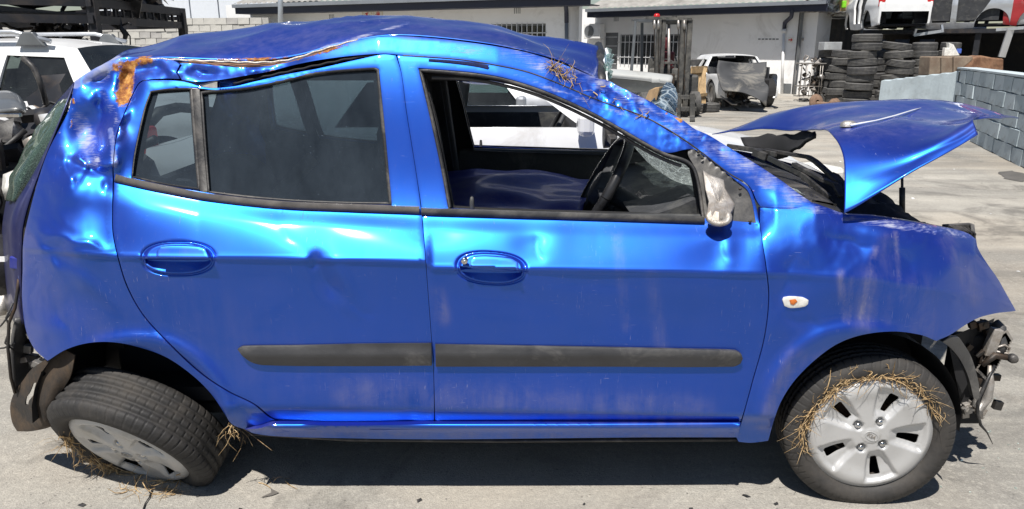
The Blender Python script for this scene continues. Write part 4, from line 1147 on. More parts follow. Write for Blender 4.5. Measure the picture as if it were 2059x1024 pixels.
# ------------------------------------------------------------------ straw
def straw(name, anchors, n, label, spread=.02, length=(.03,.10), group=None, seed=1, grav=.3, along=None, rad=.0011, W4=None):
    rd = random.Random(seed); mb = MB()
    for k in range(n):
        a = Vector(rd.choice(anchors)) if along is None else along(rd)
        a = a + Vector((rd.gauss(0, spread), rd.gauss(0, spread*.5), rd.gauss(0, spread)))
        d = Vector((rd.gauss(0,1), rd.gauss(-.3,.45), rd.gauss(-grav, .8))).normalized()
        if W4 is not None and rd.random() < .8:
            rr = (a - W4.translation).normalized(); ax_ = (W4.to_3x3() @ Vector((0,0,1))).normalized()
            d = (rr.cross(ax_) * rd.choice((-1,1)) + rr*rd.gauss(.15,.22) + ax_*rd.gauss(.1,.2)).normalized()
        ln = rd.uniform(*length); bend = Vector((rd.gauss(0,.55), rd.gauss(0,.3), rd.gauss(-.25,.5))); kk = Vector((rd.gauss(0,.12), rd.gauss(0,.08), rd.gauss(0,.12)))
        pts = [a + d*ln*t + bend*ln*t*t + (kk*ln if .3 < t < .8 else Vector()) for t in (0, .35, .7, 1)]
        pts = [Vector((p.x, p.y, max(p.z, .003))) for p in pts]
        r0_ = rad*rd.choice((.5,.7,.9,1.1,1.9))
        mb.tube(pts, [r0_, r0_, r0_*.8, r0_*.3], 4, cap=False)
    return tag(mb.build(name, M['straw'], None), label, 'straw', group, 'stuff')
def rim_arc(W4, a0, a1, r=.195, z=.085):
    def f(rd):
        a = R(rd.uniform(a0, a1)); rr = r + rd.gauss(0, .006); return W4 @ Vector((rr*math.cos(a), rr*math.sin(a), z))
    return f
straw('dry_straw', None, 300, 'dry straw packed round the upper rim of the front wheel cover', .006, (.02,.055), seed=2, grav=0, along=rim_arc(FWM, 22, 175, .209, .078), W4=FWM)
straw('dry_straw', None, 80, 'tuft of dry straw jammed at the left edge of the front wheel cover', .008, (.02,.06), seed=3, grav=.6, along=rim_arc(FWM, 150, 200, .214, .078), W4=FWM)
straw('dry_straw', None, 240, 'dry straw trailing from the lower rim of the tilted rear wheel', .008, (.02,.07), seed=4, along=rim_arc(RWM, 0, 0) if False else rim_arc(RWM, -232, -95, .210), W4=RWM)
straw('dry_straw', [ps(462,852,.05), ps(470,862,.03)], 18, 'small wisp of straw hanging behind the sill beside the rear wheel', .012, (.02,.07), seed=5, grav=.9)
straw('dry_straw', [ps(1108+k*4,134+k*2.6,-.006) for k in range(10)], 70, 'clump of straw stuck in the roof rail above the front window', .009, (.015,.05), seed=6, grav=-.1)
straw('dry_straw', [ps(1300,232,-.0), ps(1240,208,.0), ps(1160,165,0), ps(1200,188,0)], 40, 'thin straw bits lodged along the screen pillar gutter', .012, (.01,.035), seed=8, grav=.3)
gs = [PZ(300+20*i, 975+6*(i%3), .004) for i in range(3)] + [PZ(255,985,.004), PZ(560,965,.004), PZ(330,990,.004)]
straw('dry_straw', gs, 70, 'loose straw scattered on the concrete below the rear wheel', .035, (.02,.07), seed=7, grav=.2)
# blue panel lying over the seats, cardboard tube in the back
bp_ = [[W(862,352,3.45), W(960,346,3.4), W(1090,352,3.4), W(1190,362,3.4)], [W(862,372,3.1), W(960,362,3.0), W(1080,356,3.1), W(1185,372,3.1)], [W(866,395,2.8), W(960,392,2.75), W(1080,382,2.8), W(1180,398,2.8)], [W(880,430,2.5), W(960,432,2.5), W(1080,430,2.5), W(1170,432,2.5)]]
o = patch('loose_body_panel', bp_, M['blue_in'], None, nu=9, nv=9, solid=.004, disp=lambda p: Vector(p)+Vector((0,0,noise.noise(Vector(p)*5)*.03)))
tag(o, 'crumpled blue body panel lying across the seats inside the crashed hatchback', 'car panel')
ct = MB(); ct.tube([W(560,392,2.85), W(628,318,2.95)], .028, 16); tag(ct.build('cardboard_tube', M['paper'], None), 'brown tube leaning inside behind the rear door window of the blue hatchback', 'tube')
# ================================================================== GROUND
def ground_mat():
    t = NT('concrete_yard')
    n1 = t.noise(.35, 8, .65, dist=.4); n2 = t.noise(3.0, 10, .7); n3 = t.noise(70, 4, .7)
    st = t.noise(1.0, 7, .65, vec=t.coord((.25, 1.6, 1)))
    base = t.ramp(t.math('ADD', t.math('MULTIPLY', n1, .5), t.math('MULTIPLY', st, .5)), [(.38, (.20, .192, .175)), (.46, (.34, .328, .30)), (.54, (.46, .44, .395)), (.64, (.60, .57, .51))])
    base = t.mix(t.math('MULTIPLY', t.ramp(n2, [(.35, 1), (.55, 0)]), .38), base, (.22, .20, .18))
    # aggregate freckles
    vo = t.new('ShaderNodeTexVoronoi'); vo.inputs['Scale'].default_value = 46; t.l.new(t.tc.outputs['Object'], vo.inputs['Vector'])
    frk = t.math('MULTIPLY', t.ramp(vo.outputs['Distance'], [(.12, 1), (.24, 0)]), t.ramp(t.noise(14, 3, .6), [(.5, 0), (.62, 1)]))
    base = t.mix(t.math('MULTIPLY', frk, .7), base, (.12, .115, .11))
    gr = t.noise(160, 3, .75); gr2 = t.noise(38, 6, .8)
    base = t.mix(t.math('MULTIPLY', t.ramp(gr, [(.42, 1), (.54, 0)]), .34), base, (.15, .14, .125))
    base = t.mix(t.math('MULTIPLY', t.ramp(gr2, [(.50, 0), (.66, 1)]), .5), base, (.62, .59, .52))
    warm = t.ramp(t.noise(.5, 4, .6, dist=.8), [(.45, 0), (.6, 1)])
    base = t.mix(t.math('MULTIPLY', warm, .35), base, (.50, .43, .34))
    base = t.mix(t.math('MULTIPLY', t.ramp(n3, [(.3, 1), (.6, 0)]), .35), base, (.20, .19, .175))
    # oil stains
    oil = t.ramp(t.noise(.8, 6, .65, dist=1.4), [(.53, 0), (.63, 1)])
    base = t.mix(t.math('MULTIPLY', oil, .55), base, (.07, .067, .063))
    tr = t.ramp(t.noise(1.0, 3, .5, vec=t.coord((.12, 2.6, 1), (0, 0, .12))), [(.52, 0), (.62, 1)])
    base = t.mix(t.math('MULTIPLY', t.math('MULTIPLY', tr, n2), .6), base, (.12, .118, .112))
    t.set('Base Color', base)
    t.set('Roughness', t.ramp(n2, [(.3, .75), (.7, .95)]))
    h = t.math('ADD', t.math('MULTIPLY', n3, .5), t.math('ADD', n2, t.math('MULTIPLY', frk, -.3)))
    t.bump(t.math('ADD', h, gr), .7, .012)
    return t.m
gm = MB(); gm.add([(-80,-12,0),(80,-12,0),(80,120,0),(-80,120,0)], [(0,1,2,3)])
tag(gm.build('ground', ground_mat(), None), kind='structure')
def stain(pts, c, name='stain', z=.004, seed=0):
    t = NT(name); n = t.noise(5, 8, .7, dist=.8)
    t.set('Base Color', t.ramp(n, [(.3, tuple(x*.8 for x in c)), (.7, tuple(min(1, x*1.2) for x in c))])); t.set('Roughness', .85); t.bump(t.noise(60,5,.7), .4, .01)
    lp = smooth_outline([(p.x*100, p.y*100) for p in pts], 8)
    rd = random.Random(seed)
    lp = [Vector((p.x + rd.gauss(0, 1.6), p.y + rd.gauss(0, 1.0))) for p in lp]
    mb = MB(); mb.add([(p.x/100, p.y/100, z) for p in lp], [tuple(range(len(lp)))])
    tag(mb.build('ground_patch', t.m, None), kind='structure')
stain([PZ(x, y) for x, y in ((525,990),(540,984),(556,988),(552,996),(535,1000))], (.12,.11,.10), 'oil_spot', seed=2)
stain([PZ(x, y) for x, y in ((2008,348),(2030,344),(2059,350),(2075,356),(2055,366),(2025,360))], (.10,.095,.09), 'oil_spot', seed=3)
crk = MB(); pts = [PZ(x, y, .006) for x, y in ((306,984),(300,1000),(292,1012),(286,1030),(270,1060))]
crk.tube(pts, .0022, 4); tag(crk.build('ground_crack', M['inner'], None), kind='structure')
peb = MB(); rd = random.Random(21)
for k in range(420):
    x, y = rd.uniform(-1.8, 2.6), rd.uniform(1.75, 2.6) if rd.random() < .6 else rd.uniform(4.5, 9)
    if y > 4: x = rd.uniform(1.2, 5.5)
    s = rd.uniform(.002, .006) * (1 if y < 4 else 2)
    mt = Matrix.Translation((x, y, s*.3)) @ Matrix.Rotation(rd.uniform(0, 3), 4, 'Z') @ Matrix.Diagonal((s, s*.7, s*.5, 1))
    vs = [mt @ Vector(p) for p in ((1,0,0),(0,1,0),(-1,0,0),(0,-1,0),(0,0,1))]
    peb.add(vs, [(0,1,4),(1,2,4),(2,3,4),(3,0,4)], True)
tag(peb.build('grit', simple('grit', (.25,.24,.22), .9, var=.6, scale=40), None), 'loose grit and small stones scattered over the concrete yard', 'grit', kind='stuff')

def sprinkle(name, n, mat, fn, size, label, cat, seed):
    rd = random.Random(seed); mb = MB()
    for k in range(n):
        p = fn(rd); s = rd.uniform(*size); rot = Matrix.Rotation(rd.uniform(0,6.3),3,'Z') @ Matrix.Rotation(rd.gauss(0,.25),3,'X')
        mb.add([Vector((p[0],p[1],s*.12+.002)) + rot @ Vector(q) for q in ((-s,-s*.4,0),(s*.8,-s*.5,0),(s,s*.4,0),(-s*.3,s*.6,0),(0,0,s*.25))], [(0,1,4),(1,2,4),(2,3,4),(3,0,4)])
    tag(mb.build(name, mat, None), label, cat, None, 'stuff')
sprinkle('glass_crumbs', 260, M['glass_crack'], lambda rd: (rd.uniform(1.2,2.2), rd.uniform(2.2,4.2)), (.003,.007), 'crumbs of broken glass on the concrete beside the nose of the blue car', 'broken glass', 41)
sprinkle('broken_plastic', 34, K, lambda rd: (rd.uniform(-1.7,2.4), rd.choice((rd.uniform(1.95,2.2), rd.uniform(3.9,6)))), (.006,.018), 'scattered black plastic splinters on the ground around the blue car', 'plastic scrap', 42)
sprinkle('pale_litter', 14, M['white'], lambda rd: (rd.uniform(1.8,6), rd.uniform(4.5,10)), (.012,.03), 'few pale bits of litter on the yard behind the raised bonnet', 'litter', 43)
# ================================================================== BUILDING
WH = simple('white_render', (.86, .86, .86), .9, var=.04, scale=1.5, dirt=(.58, .57, .56), dirt_amt=.2, bump=.12)
NAVY = simple('navy_fascia', (.022, .027, .05), .6, var=.15, scale=2)
GUT = simple('gutter_grey', (.20, .22, .25), .5, var=.1, scale=2)
ROOFM = simple('grey_roof_sheet', (.30, .29, .275), .7, var=.25, scale=2.5, dirt=(.16,.15,.14), dirt_amt=.4)
BARM = simple('white_bar_paint', (.6, .61, .63), .5, scale=8)
GLD = glass('dark_window', (.12, .14, .17), .05, 1.0)
class Wall:
    def __init__(s, A, B):
        s.A, s.B = Vector((A.x, A.y, 0)), Vector((B.x, B.y, 0))
        s.t = (s.B - s.A).normalized(); s.n = Vector((s.t.y, -s.t.x, 0))    # towards the camera side
        if s.n.dot(-(s.A + s.B) / 2) < 0: s.n = -s.n
    def hit(s, px, py, off=0.0):
        d = ray(px, py); o = Vector((0, 0, CAM_H)); q = s.A + s.n*off
        k = (q - o).dot(s.n) / d.dot(s.n)
        return o + d*k
    def at(s, u, z, off=0.0):
        p = s.A + s.t*u + s.n*off; return Vector((p.x, p.y, z))
    def uz(s, px, py, off=0.0):
        p = s.hit(px, py, off); return (p - s.A).dot(s.t), p.z
    def rot(s): return Matrix.Rotation(math.atan2(s.t.y, s.t.x), 3, 'Z')
    def box(s, mb, u0, u1, z0, z1, o0, o1):
        mb.hexa([s.at(u0,z0,o1), s.at(u1,z0,o1), s.at(u1,z0,o0), s.at(u0,z0,o0), s.at(u0,z1,o1), s.at(u1,z1,o1), s.at(u1,z1,o0), s.at(u0,z1,o0)]); return mb
ZE = 2.42
A = PZ(1168, 36, ZE); Bp = PZ(1626, 23, ZE); C = PZ(505, 28.5, ZE); D = PZ(1165, 11.5, ZE)
W2 = Wall(A, Bp); W1 = Wall(C, D)
bld = empty('yard_office_building', ((A.x+Bp.x)/2, A.y, 0), 'long white single storey building with grey sheet roof and navy fascia', 'building')
def wall_with_holes(w, u0, u1, z0, z1, holes, name, mat, th=.2):
    """holes: (u0,u1,z0,z1); built of butted boxes round the openings"""
    us = sorted({u0, u1, *[h[0] for h in holes], *[h[1] for h in holes]}); zs = sorted({z0, z1, *[h[2] for h in holes], *[h[3] for h in holes]})
    mb = MB()
    for a, b in zip(us[:-1], us[1:]):
        run = None
        for c, d in zip(zs[:-1], zs[1:]):
            m = ((a+b)/2, (c+d)/2)
            solid = not any(h[0] < m[0] < h[1] and h[2] < m[1] < h[3] for h in holes)
            if solid: run = (run[0], d) if run else (c, d)
            if (not solid) and run: w.box(mb, a, b, run[0], run[1], -th, 0); run = None
        if run: w.box(mb, a, b, run[0], run[1], -th, 0)
    return mb.build(name, mat, bld)
u0, _ = W1.uz(545, 30); uD = (W1.B - W1.A).length
L2 = (W2.B - W2.A).length
def hole(w, x0, y0, x1, y1):
    a, zt = w.uz(x0, y0); b, zb = w.uz(x1, y1); return (a, b, zb, zt)
H1 = [hole(W1, 790, 36, 872, 75), hole(W1, 985, 49, 1097, 85)]
H2 = [hole(W2, 1215, 66, 1240, 155), hole(W2, 1246, 70, 1366, 132)]
wall_with_holes(W1, u0 - 2.0, uD, 0, ZE + .3, H1, 'wall', WH)
wall_with_holes(W2, -.6, L2 + .3, 0, ZE + .3, H2, 'wall', WH)
rt_ = MB(); pD = W1.at(uD, 0); 
dvec = (W2.at(-.4, 0, -.1) - pD)
rt_.hexa([pD + W1.n*.0 - W1.t*.2, pD, pD + dvec, pD + dvec - W1.t*.2] + [p + Vector((0,0,ZE+.3)) for p in (pD - W1.t*.2, pD, pD + dvec, pD + dvec - W1.t*.2)]); 
rt_.build('wall', WH, bld)
pB = W2.at(L2 + .3, 0); dv = -W2.n*6
rt_ = MB(); rt_.hexa([pB - W2.t*.2 - W2.n*.2, pB - W2.n*.2, pB + dv, pB + dv - W2.t*.2] + [p + Vector((0,0,ZE+.3)) for p in (pB - W2.t*.2 - W2.n*.2, pB - W2.n*.2, pB + dv, pB + dv - W2.t*.2)]); rt_.build('wall', WH, bld)
def eaves(w, ua, ub, over=.62):
    mb = MB(); w.box(mb, ua, ub, ZE-.02, ZE+.20, over-.03, over); w.box(mb, ua, ub, ZE-.02, ZE+.0, 0, over-.03); mb.build('fascia', NAVY, bld)
    g = MB()
    ring = [(0,0),(0,.10),(.02,.10),(.03,.03),(.09,.03),(.11,.10),(.125,.10),(.12,0)]
    rows = [[w.at(u, ZE+.16+z, over+.002+o) for o, z in ring] + [w.at(u, ZE+.16, over+.002)] for u in (ua, ub)]
    g.grid(rows, False); g.build('gutter', GUT, bld)
    # corrugated sheet
    r = MB(); n = int((ub-ua)/.055); rows = []
    prof = [0, 0, .028, .028]
    top, bot = [], []
    for i in range(n+1):
        u = ua + i*(ub-ua)/n; h = prof[i % 4]
        bot.append(w.at(u, ZE+.27+h, over+.08)); top.append(w.at(u, ZE+.27+h+1.9, over+.08-5.2))
    r.grid([bot, top], False); r.build('roof', ROOFM, bld)
    bt = MB(); w.box(bt, ua, ub, ZE+.0, ZE+.26, over-.32, over-.05)
eaves(W1, u0 - .9, uD + .55); eaves(W2, .72, L2 + .75)
def airbrick(w, px, py, n=4):
    u, z = w.uz(px, py)
    for k in range(n):
        mb = MB(); w.box(mb, u + (k-(n-1)/2)*.055 - .011, u + (k-(n-1)/2)*.055+.011, z-.07, z+.07, 0, .004); mb.build('air_slot', M['greypaint'], bld)
for px, py in ((667, 34), (1040, 22)): airbrick(W1, px, py)
for px, py in ((1239, 39), (1356, 36)): airbrick(W2, px, py)
def window(w, h, bars=8, frames=1, dark=True, barh=1, mat=None):
    fr = MB(); a, b, c, d = h
    for (p, q, r, s) in ((a,b,c,c+.05),(a,b,d-.05,d),(a,a+.05,c+.05,d-.05),(b-.05,b,c+.05,d-.05)): w.box(fr, p, q, r, s, -.12, -.06)
    for k in range(1, frames): x = a+(b-a)*k/frames; w.box(fr, x-.025, x+.025, c+.05, d-.05, -.12, -.06)
    f = fr.build('window', mat or M['greypaint'], bld)
    g = MB(); w.box(g, a+.05, b-.05, c+.05, d-.05, -.10, -.09); adopt_world(g.build('pane', GLD), f)
    g = MB(); w.box(g, a, b, c, d, -.6, -.55); adopt_world(g.build('blind', M['greypaint']), f)
    for k in range(bars):
        x = a + (b-a)*(k+.5)/bars; m = MB(); w.box(m, x-.010, x+.010, c-.02, d+.02, .02, .04); adopt_world(m.build('bar', BARM), f)
    for k in range(barh):
        z = c + (d-c)*(k+.5)/barh; m = MB(); w.box(m, a-.05, b+.05, z-.012, z+.012, .041, .055); adopt_world(m.build('bar', BARM), f)
window(W1, H1[1], 11, 2); window(W2, H2[1], 14, 3, barh=2); 
m = MB(); a, b, c, d = H1[0]; W1.box(m, a, b, c, d, -.15, -.12); m.build('door_light', NAVY, bld)
m = MB(); a, b, c, d = H2[0]; W2.box(m, a, b, c, d, -.15, -.11); o = m.build('door', M['greypaint'], bld)
for k in range(5):
    m = MB(); z = c + (d-c)*(k+.5)/5; W2.box(m, a+.03, b-.03, z-.012, z+.012, .0, .02); adopt_world(m.build('bar', BARM), o)
def pipe(w, pts, r, mat, name='downpipe'):
    mb = MB(); mb.tube([w.hit(x, y, o) for x, y, o in pts], r, 8); return mb.build(name, mat, bld)
pipe(W1, [(1138,2,.6),(1138,14,.30),(1139,24,.1),(1139,46,.08)], .055, NAVY); pipe(W1, [(1139,46,.08),(1140,150,.08)], .05, GUT)
pipe(W2, [(1594,18,.62),(1591,34,.4),(1578,46,.1),(1577,58,.08)], .06, NAVY); pipe(W2, [(1577,58,.08),(1576,66,.08)], .075, BARM); pipe(W2, [(1576,66,.08),(1572,192,.08)], .045, WH)
# low dado, marks and small signs on the right wall
m = MB(); a, z = W2.uz(1574, 168); b, _ = W2.uz(1592, 168); W2.box(m, a, b, .0, z, .0, .012); m.build('dado', M['greypaint'], bld)
for k in range(6):
    m = MB(); u, z = W2.uz(1527 + k*7.2, 79); W2.box(m, u-.04, u+.04, z-.02, z+.02, 0, .006); m.build('air_slot', M['greypaint'], bld)
def poster(w, px, py, wd, hg, name, label, cat, shapes, bgc='lens_white'):
    u, z = w.uz(px, py)
    e = empty(name, w.at(u, z, .01), label, cat)
    m = MB(); w.box(m, u-wd/2, u+wd/2, z-hg/2, z+hg/2, .002, .014); m.build('board', bgc if not isinstance(bgc, str) else M[bgc], e)
    for i, (nm, poly, mat) in enumerate(shapes):
        pm = MB(); pm.prism([w.at(u+x*wd/2, z+y*hg/2, .0145) for x, y in poly], w.n*.003); pm.build(nm, mat, e)
REDM = simple('sign_red', (.55, .03, .03), .5, var=.05); CRM = simple('sign_cream', (.72, .66, .50), .6, var=.05); SGN = simple('sign_white', (.75, .72, .66), .6, var=.05)
ext = [(-.22,-.75),(.22,-.75),(.22,.15),(.10,.35),(.35,.5),(.3,.6),(-.05,.55),(-.4,.4),(-.38,.3),(-.12,.38),(-.22,.15)]
hand = [(-.15,-.8),(.3,-.8),(.45,-.3),(.75,0),(.65,.12),(.35,-.05),(.38,.6),(.24,.62),(.18,.1),(.14,.75),(.0,.75),(-.02,.1),(-.12,.65),(-.26,.6),(-.2,.0),(-.38,.35),(-.5,.28),(-.35,-.3)]
fr_ = [('border', [(-1,-1),(1,-1),(1,-.86),(-1,-.86)], CRM), ('border', [(-1,.86),(1,.86),(1,1),(-1,1)], CRM), ('border', [(-1,-.86),(-.86,-.86),(-.86,.86),(-1,.86)], CRM), ('border', [(.86,-.86),(1,-.86),(1,.86),(.86,.86)], CRM)]
poster(W1, 738.5, 33, .36, .36, 'fire_extinguisher_sign', 'square cream sign with a red fire extinguisher on the white wall', 'sign', fr_ + [('symbol', ext, REDM)], SGN)
poster(W1, 760.5, 33, .36, .36, 'hand_sign', 'square cream sign with a red raised hand beside the extinguisher sign', 'sign', fr_ + [('symbol', hand, REDM)], SGN)
arrow = [(-.8,-.2),(.1,-.2),(.1,-.7),(.8,0),(.1,.7),(.1,.2),(-.8,.2)]
poster(W2, 1590, 80.5, .16, .16, 'arrow_sign', 'small white sign with a red arrow beside the drainpipe', 'sign', [('symbol', arrow, REDM)], SGN)
# flag-pole like grey pole in front of the left wing
pl = MB(); pl.tube([PX(564, 17, .0), PX(564, 17, 4.2)], .055, 12); tag(pl.build('steel_pole', M['silver'], None), 'pale grey steel pole in front of the left end of the white building', 'pole')
# air conditioner
u, z = W2.uz(1190, 63, .35); e = empty('air_conditioner', W2.at(u, z-.25, .2), 'white outdoor air conditioner box with round fan on the wall corner', 'air conditioner')
m = MB(); W2.box(m, u-.36, u+.36, z-.26, z+.26, .05, .35); m.build('casing', M['white'], e, bevel=.015)
fw4 = Matrix.Translation(W2.at(u-.12, z, .355)) @ (W2.rot() @ Matrix.Rotation(R(90), 3, 'X')).to_4x4()
m = MB(); m.lathe([(.21,.0),(.205,.012),(.195,.012),(.19,0)], fw4, 24)
for k in range(5): m.lathe([(.035*k+.03, .006), (.035*k+.038, .006)], fw4, 24)
m.build('fan_grille', GUT, e); m = MB(); m.lathe([(.0001,.002),(.19,.002)], fw4, 24); m.build('fan_recess', M['greypaint'], e)
m = MB(); m.tube([W2.at(u+.25, z-.26, .1), W2.at(u+.25, z-.9, .1)], .02, 6); m.build('pipe', M['white'], e)

# ================================================================== BLOCK WALLS
def block_wall(name, label, A, B, courses, bl, bh, mats, z0=0.0, seed=1, back=None, jit=.012, jx=.01, top=None, th=.14, gap=.012, loc_label=None):
    w = Wall(A, B); ln = (w.B-w.A).length; n = int(ln/bl) + 1; rd = random.Random(seed)
    e = empty(name, w.A, label, 'wall')
    base = MB(); w.box(base, 0, ln, z0, z0 + courses*bh - .006, -th, -.012 - gap*.3); base.build('mortar', back or mats[0], e)
    protos = []
    for q in range(5):
        mb = MB(); r2 = random.Random(seed*10+q)
        h8 = [Vector((x*(bl-gap)/2 + r2.gauss(0,jx*.5), y*.04, zz*(bh-gap)/2 + r2.gauss(0,jx*.3))) for x, y, zz in ((-1,-1,-1),(1,-1,-1),(1,1,-1),(-1,1,-1),(-1,-1,1),(1,-1,1),(1,1,1),(-1,1,1))]
        mb.hexa(h8); me = mb.mesh('block'); me.materials.append(mats[q % len(mats)]); protos.append(me)
    rot = w.rot().to_4x4()
    for c in range(courses):
        off = bl/2 if c % 2 else 0
        for k in range(n + 1):
            u = k*bl + off
            if u - bl/2 < -.02 or u + bl/2 > ln + .02: continue
            if top and z0 + (c+.5)*bh > top(u/ln): continue
            o = bpy.data.objects.new('block', rd.choice(protos)); col.objects.link(o); o.parent = e
            p = w.at(u, z0 + (c+.5)*bh, -.022 + rd.gauss(0, jit))
            o.location = p - w.A; o.rotation_euler.z = rot.to_euler().z + rd.gauss(0, .01)
    return e
bmats = [simple('pale_block_'+str(i), c, .92, var=.12, scale=5, dirt=(.50,.49,.46), dirt_amt=.4, bump=.3) for i, c in enumerate(((.44,.43,.41),(.50,.49,.46),(.38,.37,.36)))]
mort = simple('mortar_grey', (.33,.325,.31), .95, bump=.3, dirt=(.45,.44,.42), dirt_amt=.5)
block_wall('yard_block_wall', 'long pale cement block wall running behind the steel rack', PX(-60, 26.5, 1), PX(546, 23.6, 1), 7, .40, .20, bmats, z0=.86, seed=3, back=mort)
lowb = MB(); ww = Wall(PX(-60, 26.5, 1), PX(546, 23.6, 1)); 
ww.box(lowb, 0, (ww.B-ww.A).length, 0, .86, -.14, -.02); tag(lowb.build('wall_footing', mort, None), 'plain rendered footing under the long cement block wall', 'wall')
pblue = [simple('painted_block_'+str(i), c, .85, var=.08, scale=4, dirt=(.22,.23,.23), dirt_amt=.28, bump=.4) for i, c in enumerate(((.42,.49,.53),(.47,.54,.58),(.38,.45,.49)))]
pgap = simple('wall_joint_grey', (.24,.27,.29), .95)
E0, E1, E2 = PX(1772, 14.6, .8), PX(1928, 13.2, 1.0), PX(2110, 8.8, 1.0)
E2 = E1 + (E2 - E1) * 2.1
block_wall('painted_block_wall', 'pale blue painted block wall with open cracked joints at the right', E1, E2, 5, .44, .212, pblue, z0=-.0, seed=8, back=pgap, jit=.008, jx=.02, th=.2, gap=.014)
w3 = Wall(E1, E2); cp = MB(); l3 = (w3.B-w3.A).length
w3.box(cp, -.02, l3, 1.062, 1.09, -.26, .03); tag(cp.build('wall_coping', pblue[1], None), 'thin pale blue coping along the top of the cracked block wall', 'coping')
w4 = Wall(E0, E1); l4 = (w4.B-w4.A).length; m = MB()
m.grid([[w4.at(l4*i/24, 0, 0) for i in range(25)], [w4.at(l4*i/24, .45, .008*math.sin(i)) for i in range(25)], [w4.at(l4*i/24, .80+.22*i/24+.012*math.sin(i*1.7), 0) for i in range(25)], [w4.at(l4*i/24, .80+.22*i/24+.012*math.sin(i*1.7), -.3) for i in range(25)], [w4.at(l4*i/24, 0, -.3) for i in range(25)]], False)
m.hexa([w4.at(-.001,0,-.001), w4.at(.03,0,-.001), w4.at(.03,0,-.3), w4.at(-.001,0,-.3), w4.at(-.001,.79,-.001), w4.at(.03,.79,-.001), w4.at(.03,.79,-.3), w4.at(-.001,.79,-.3)])
tag(m.build('plastered_wall', simple('pale_blue_plaster', (.42,.49,.53), .85, var=.08, scale=2, dirt=(.25,.28,.29), dirt_amt=.3, bump=.5), None, bevel=.015), 'low smooth pale blue plastered wall in front of the tyre stacks', 'wall')

# white clad building far behind the block wall
m = MB(); w5 = Wall(PX(180, 36, 2), PX(560, 32, 2)); l5 = (w5.B-w5.A).length
e = empty('white_clad_building', w5.A, 'tall white panel clad building beyond the block wall at upper left', 'building')
pw_ = 1.55; k = 0; CLAD = simple('white_cladding', (.66,.70,.76), .5, var=.03)
while k*pw_ < l5:
    m = MB(); w5.box(m, k*pw_, min(l5, k*pw_+pw_-.07), 0, 3.62, -.1, 0); m.build('panel', CLAD, e); k += 1
m = MB(); w5.box(m, 0, l5, 0, 3.6, -3, -.1); m.build('wall', M['greypaint'], e)
m = MB(); w5.box(m, -.2, l5+.2, 3.62, 4.1, -3.1, .12); m.build('roof', GUT, e)

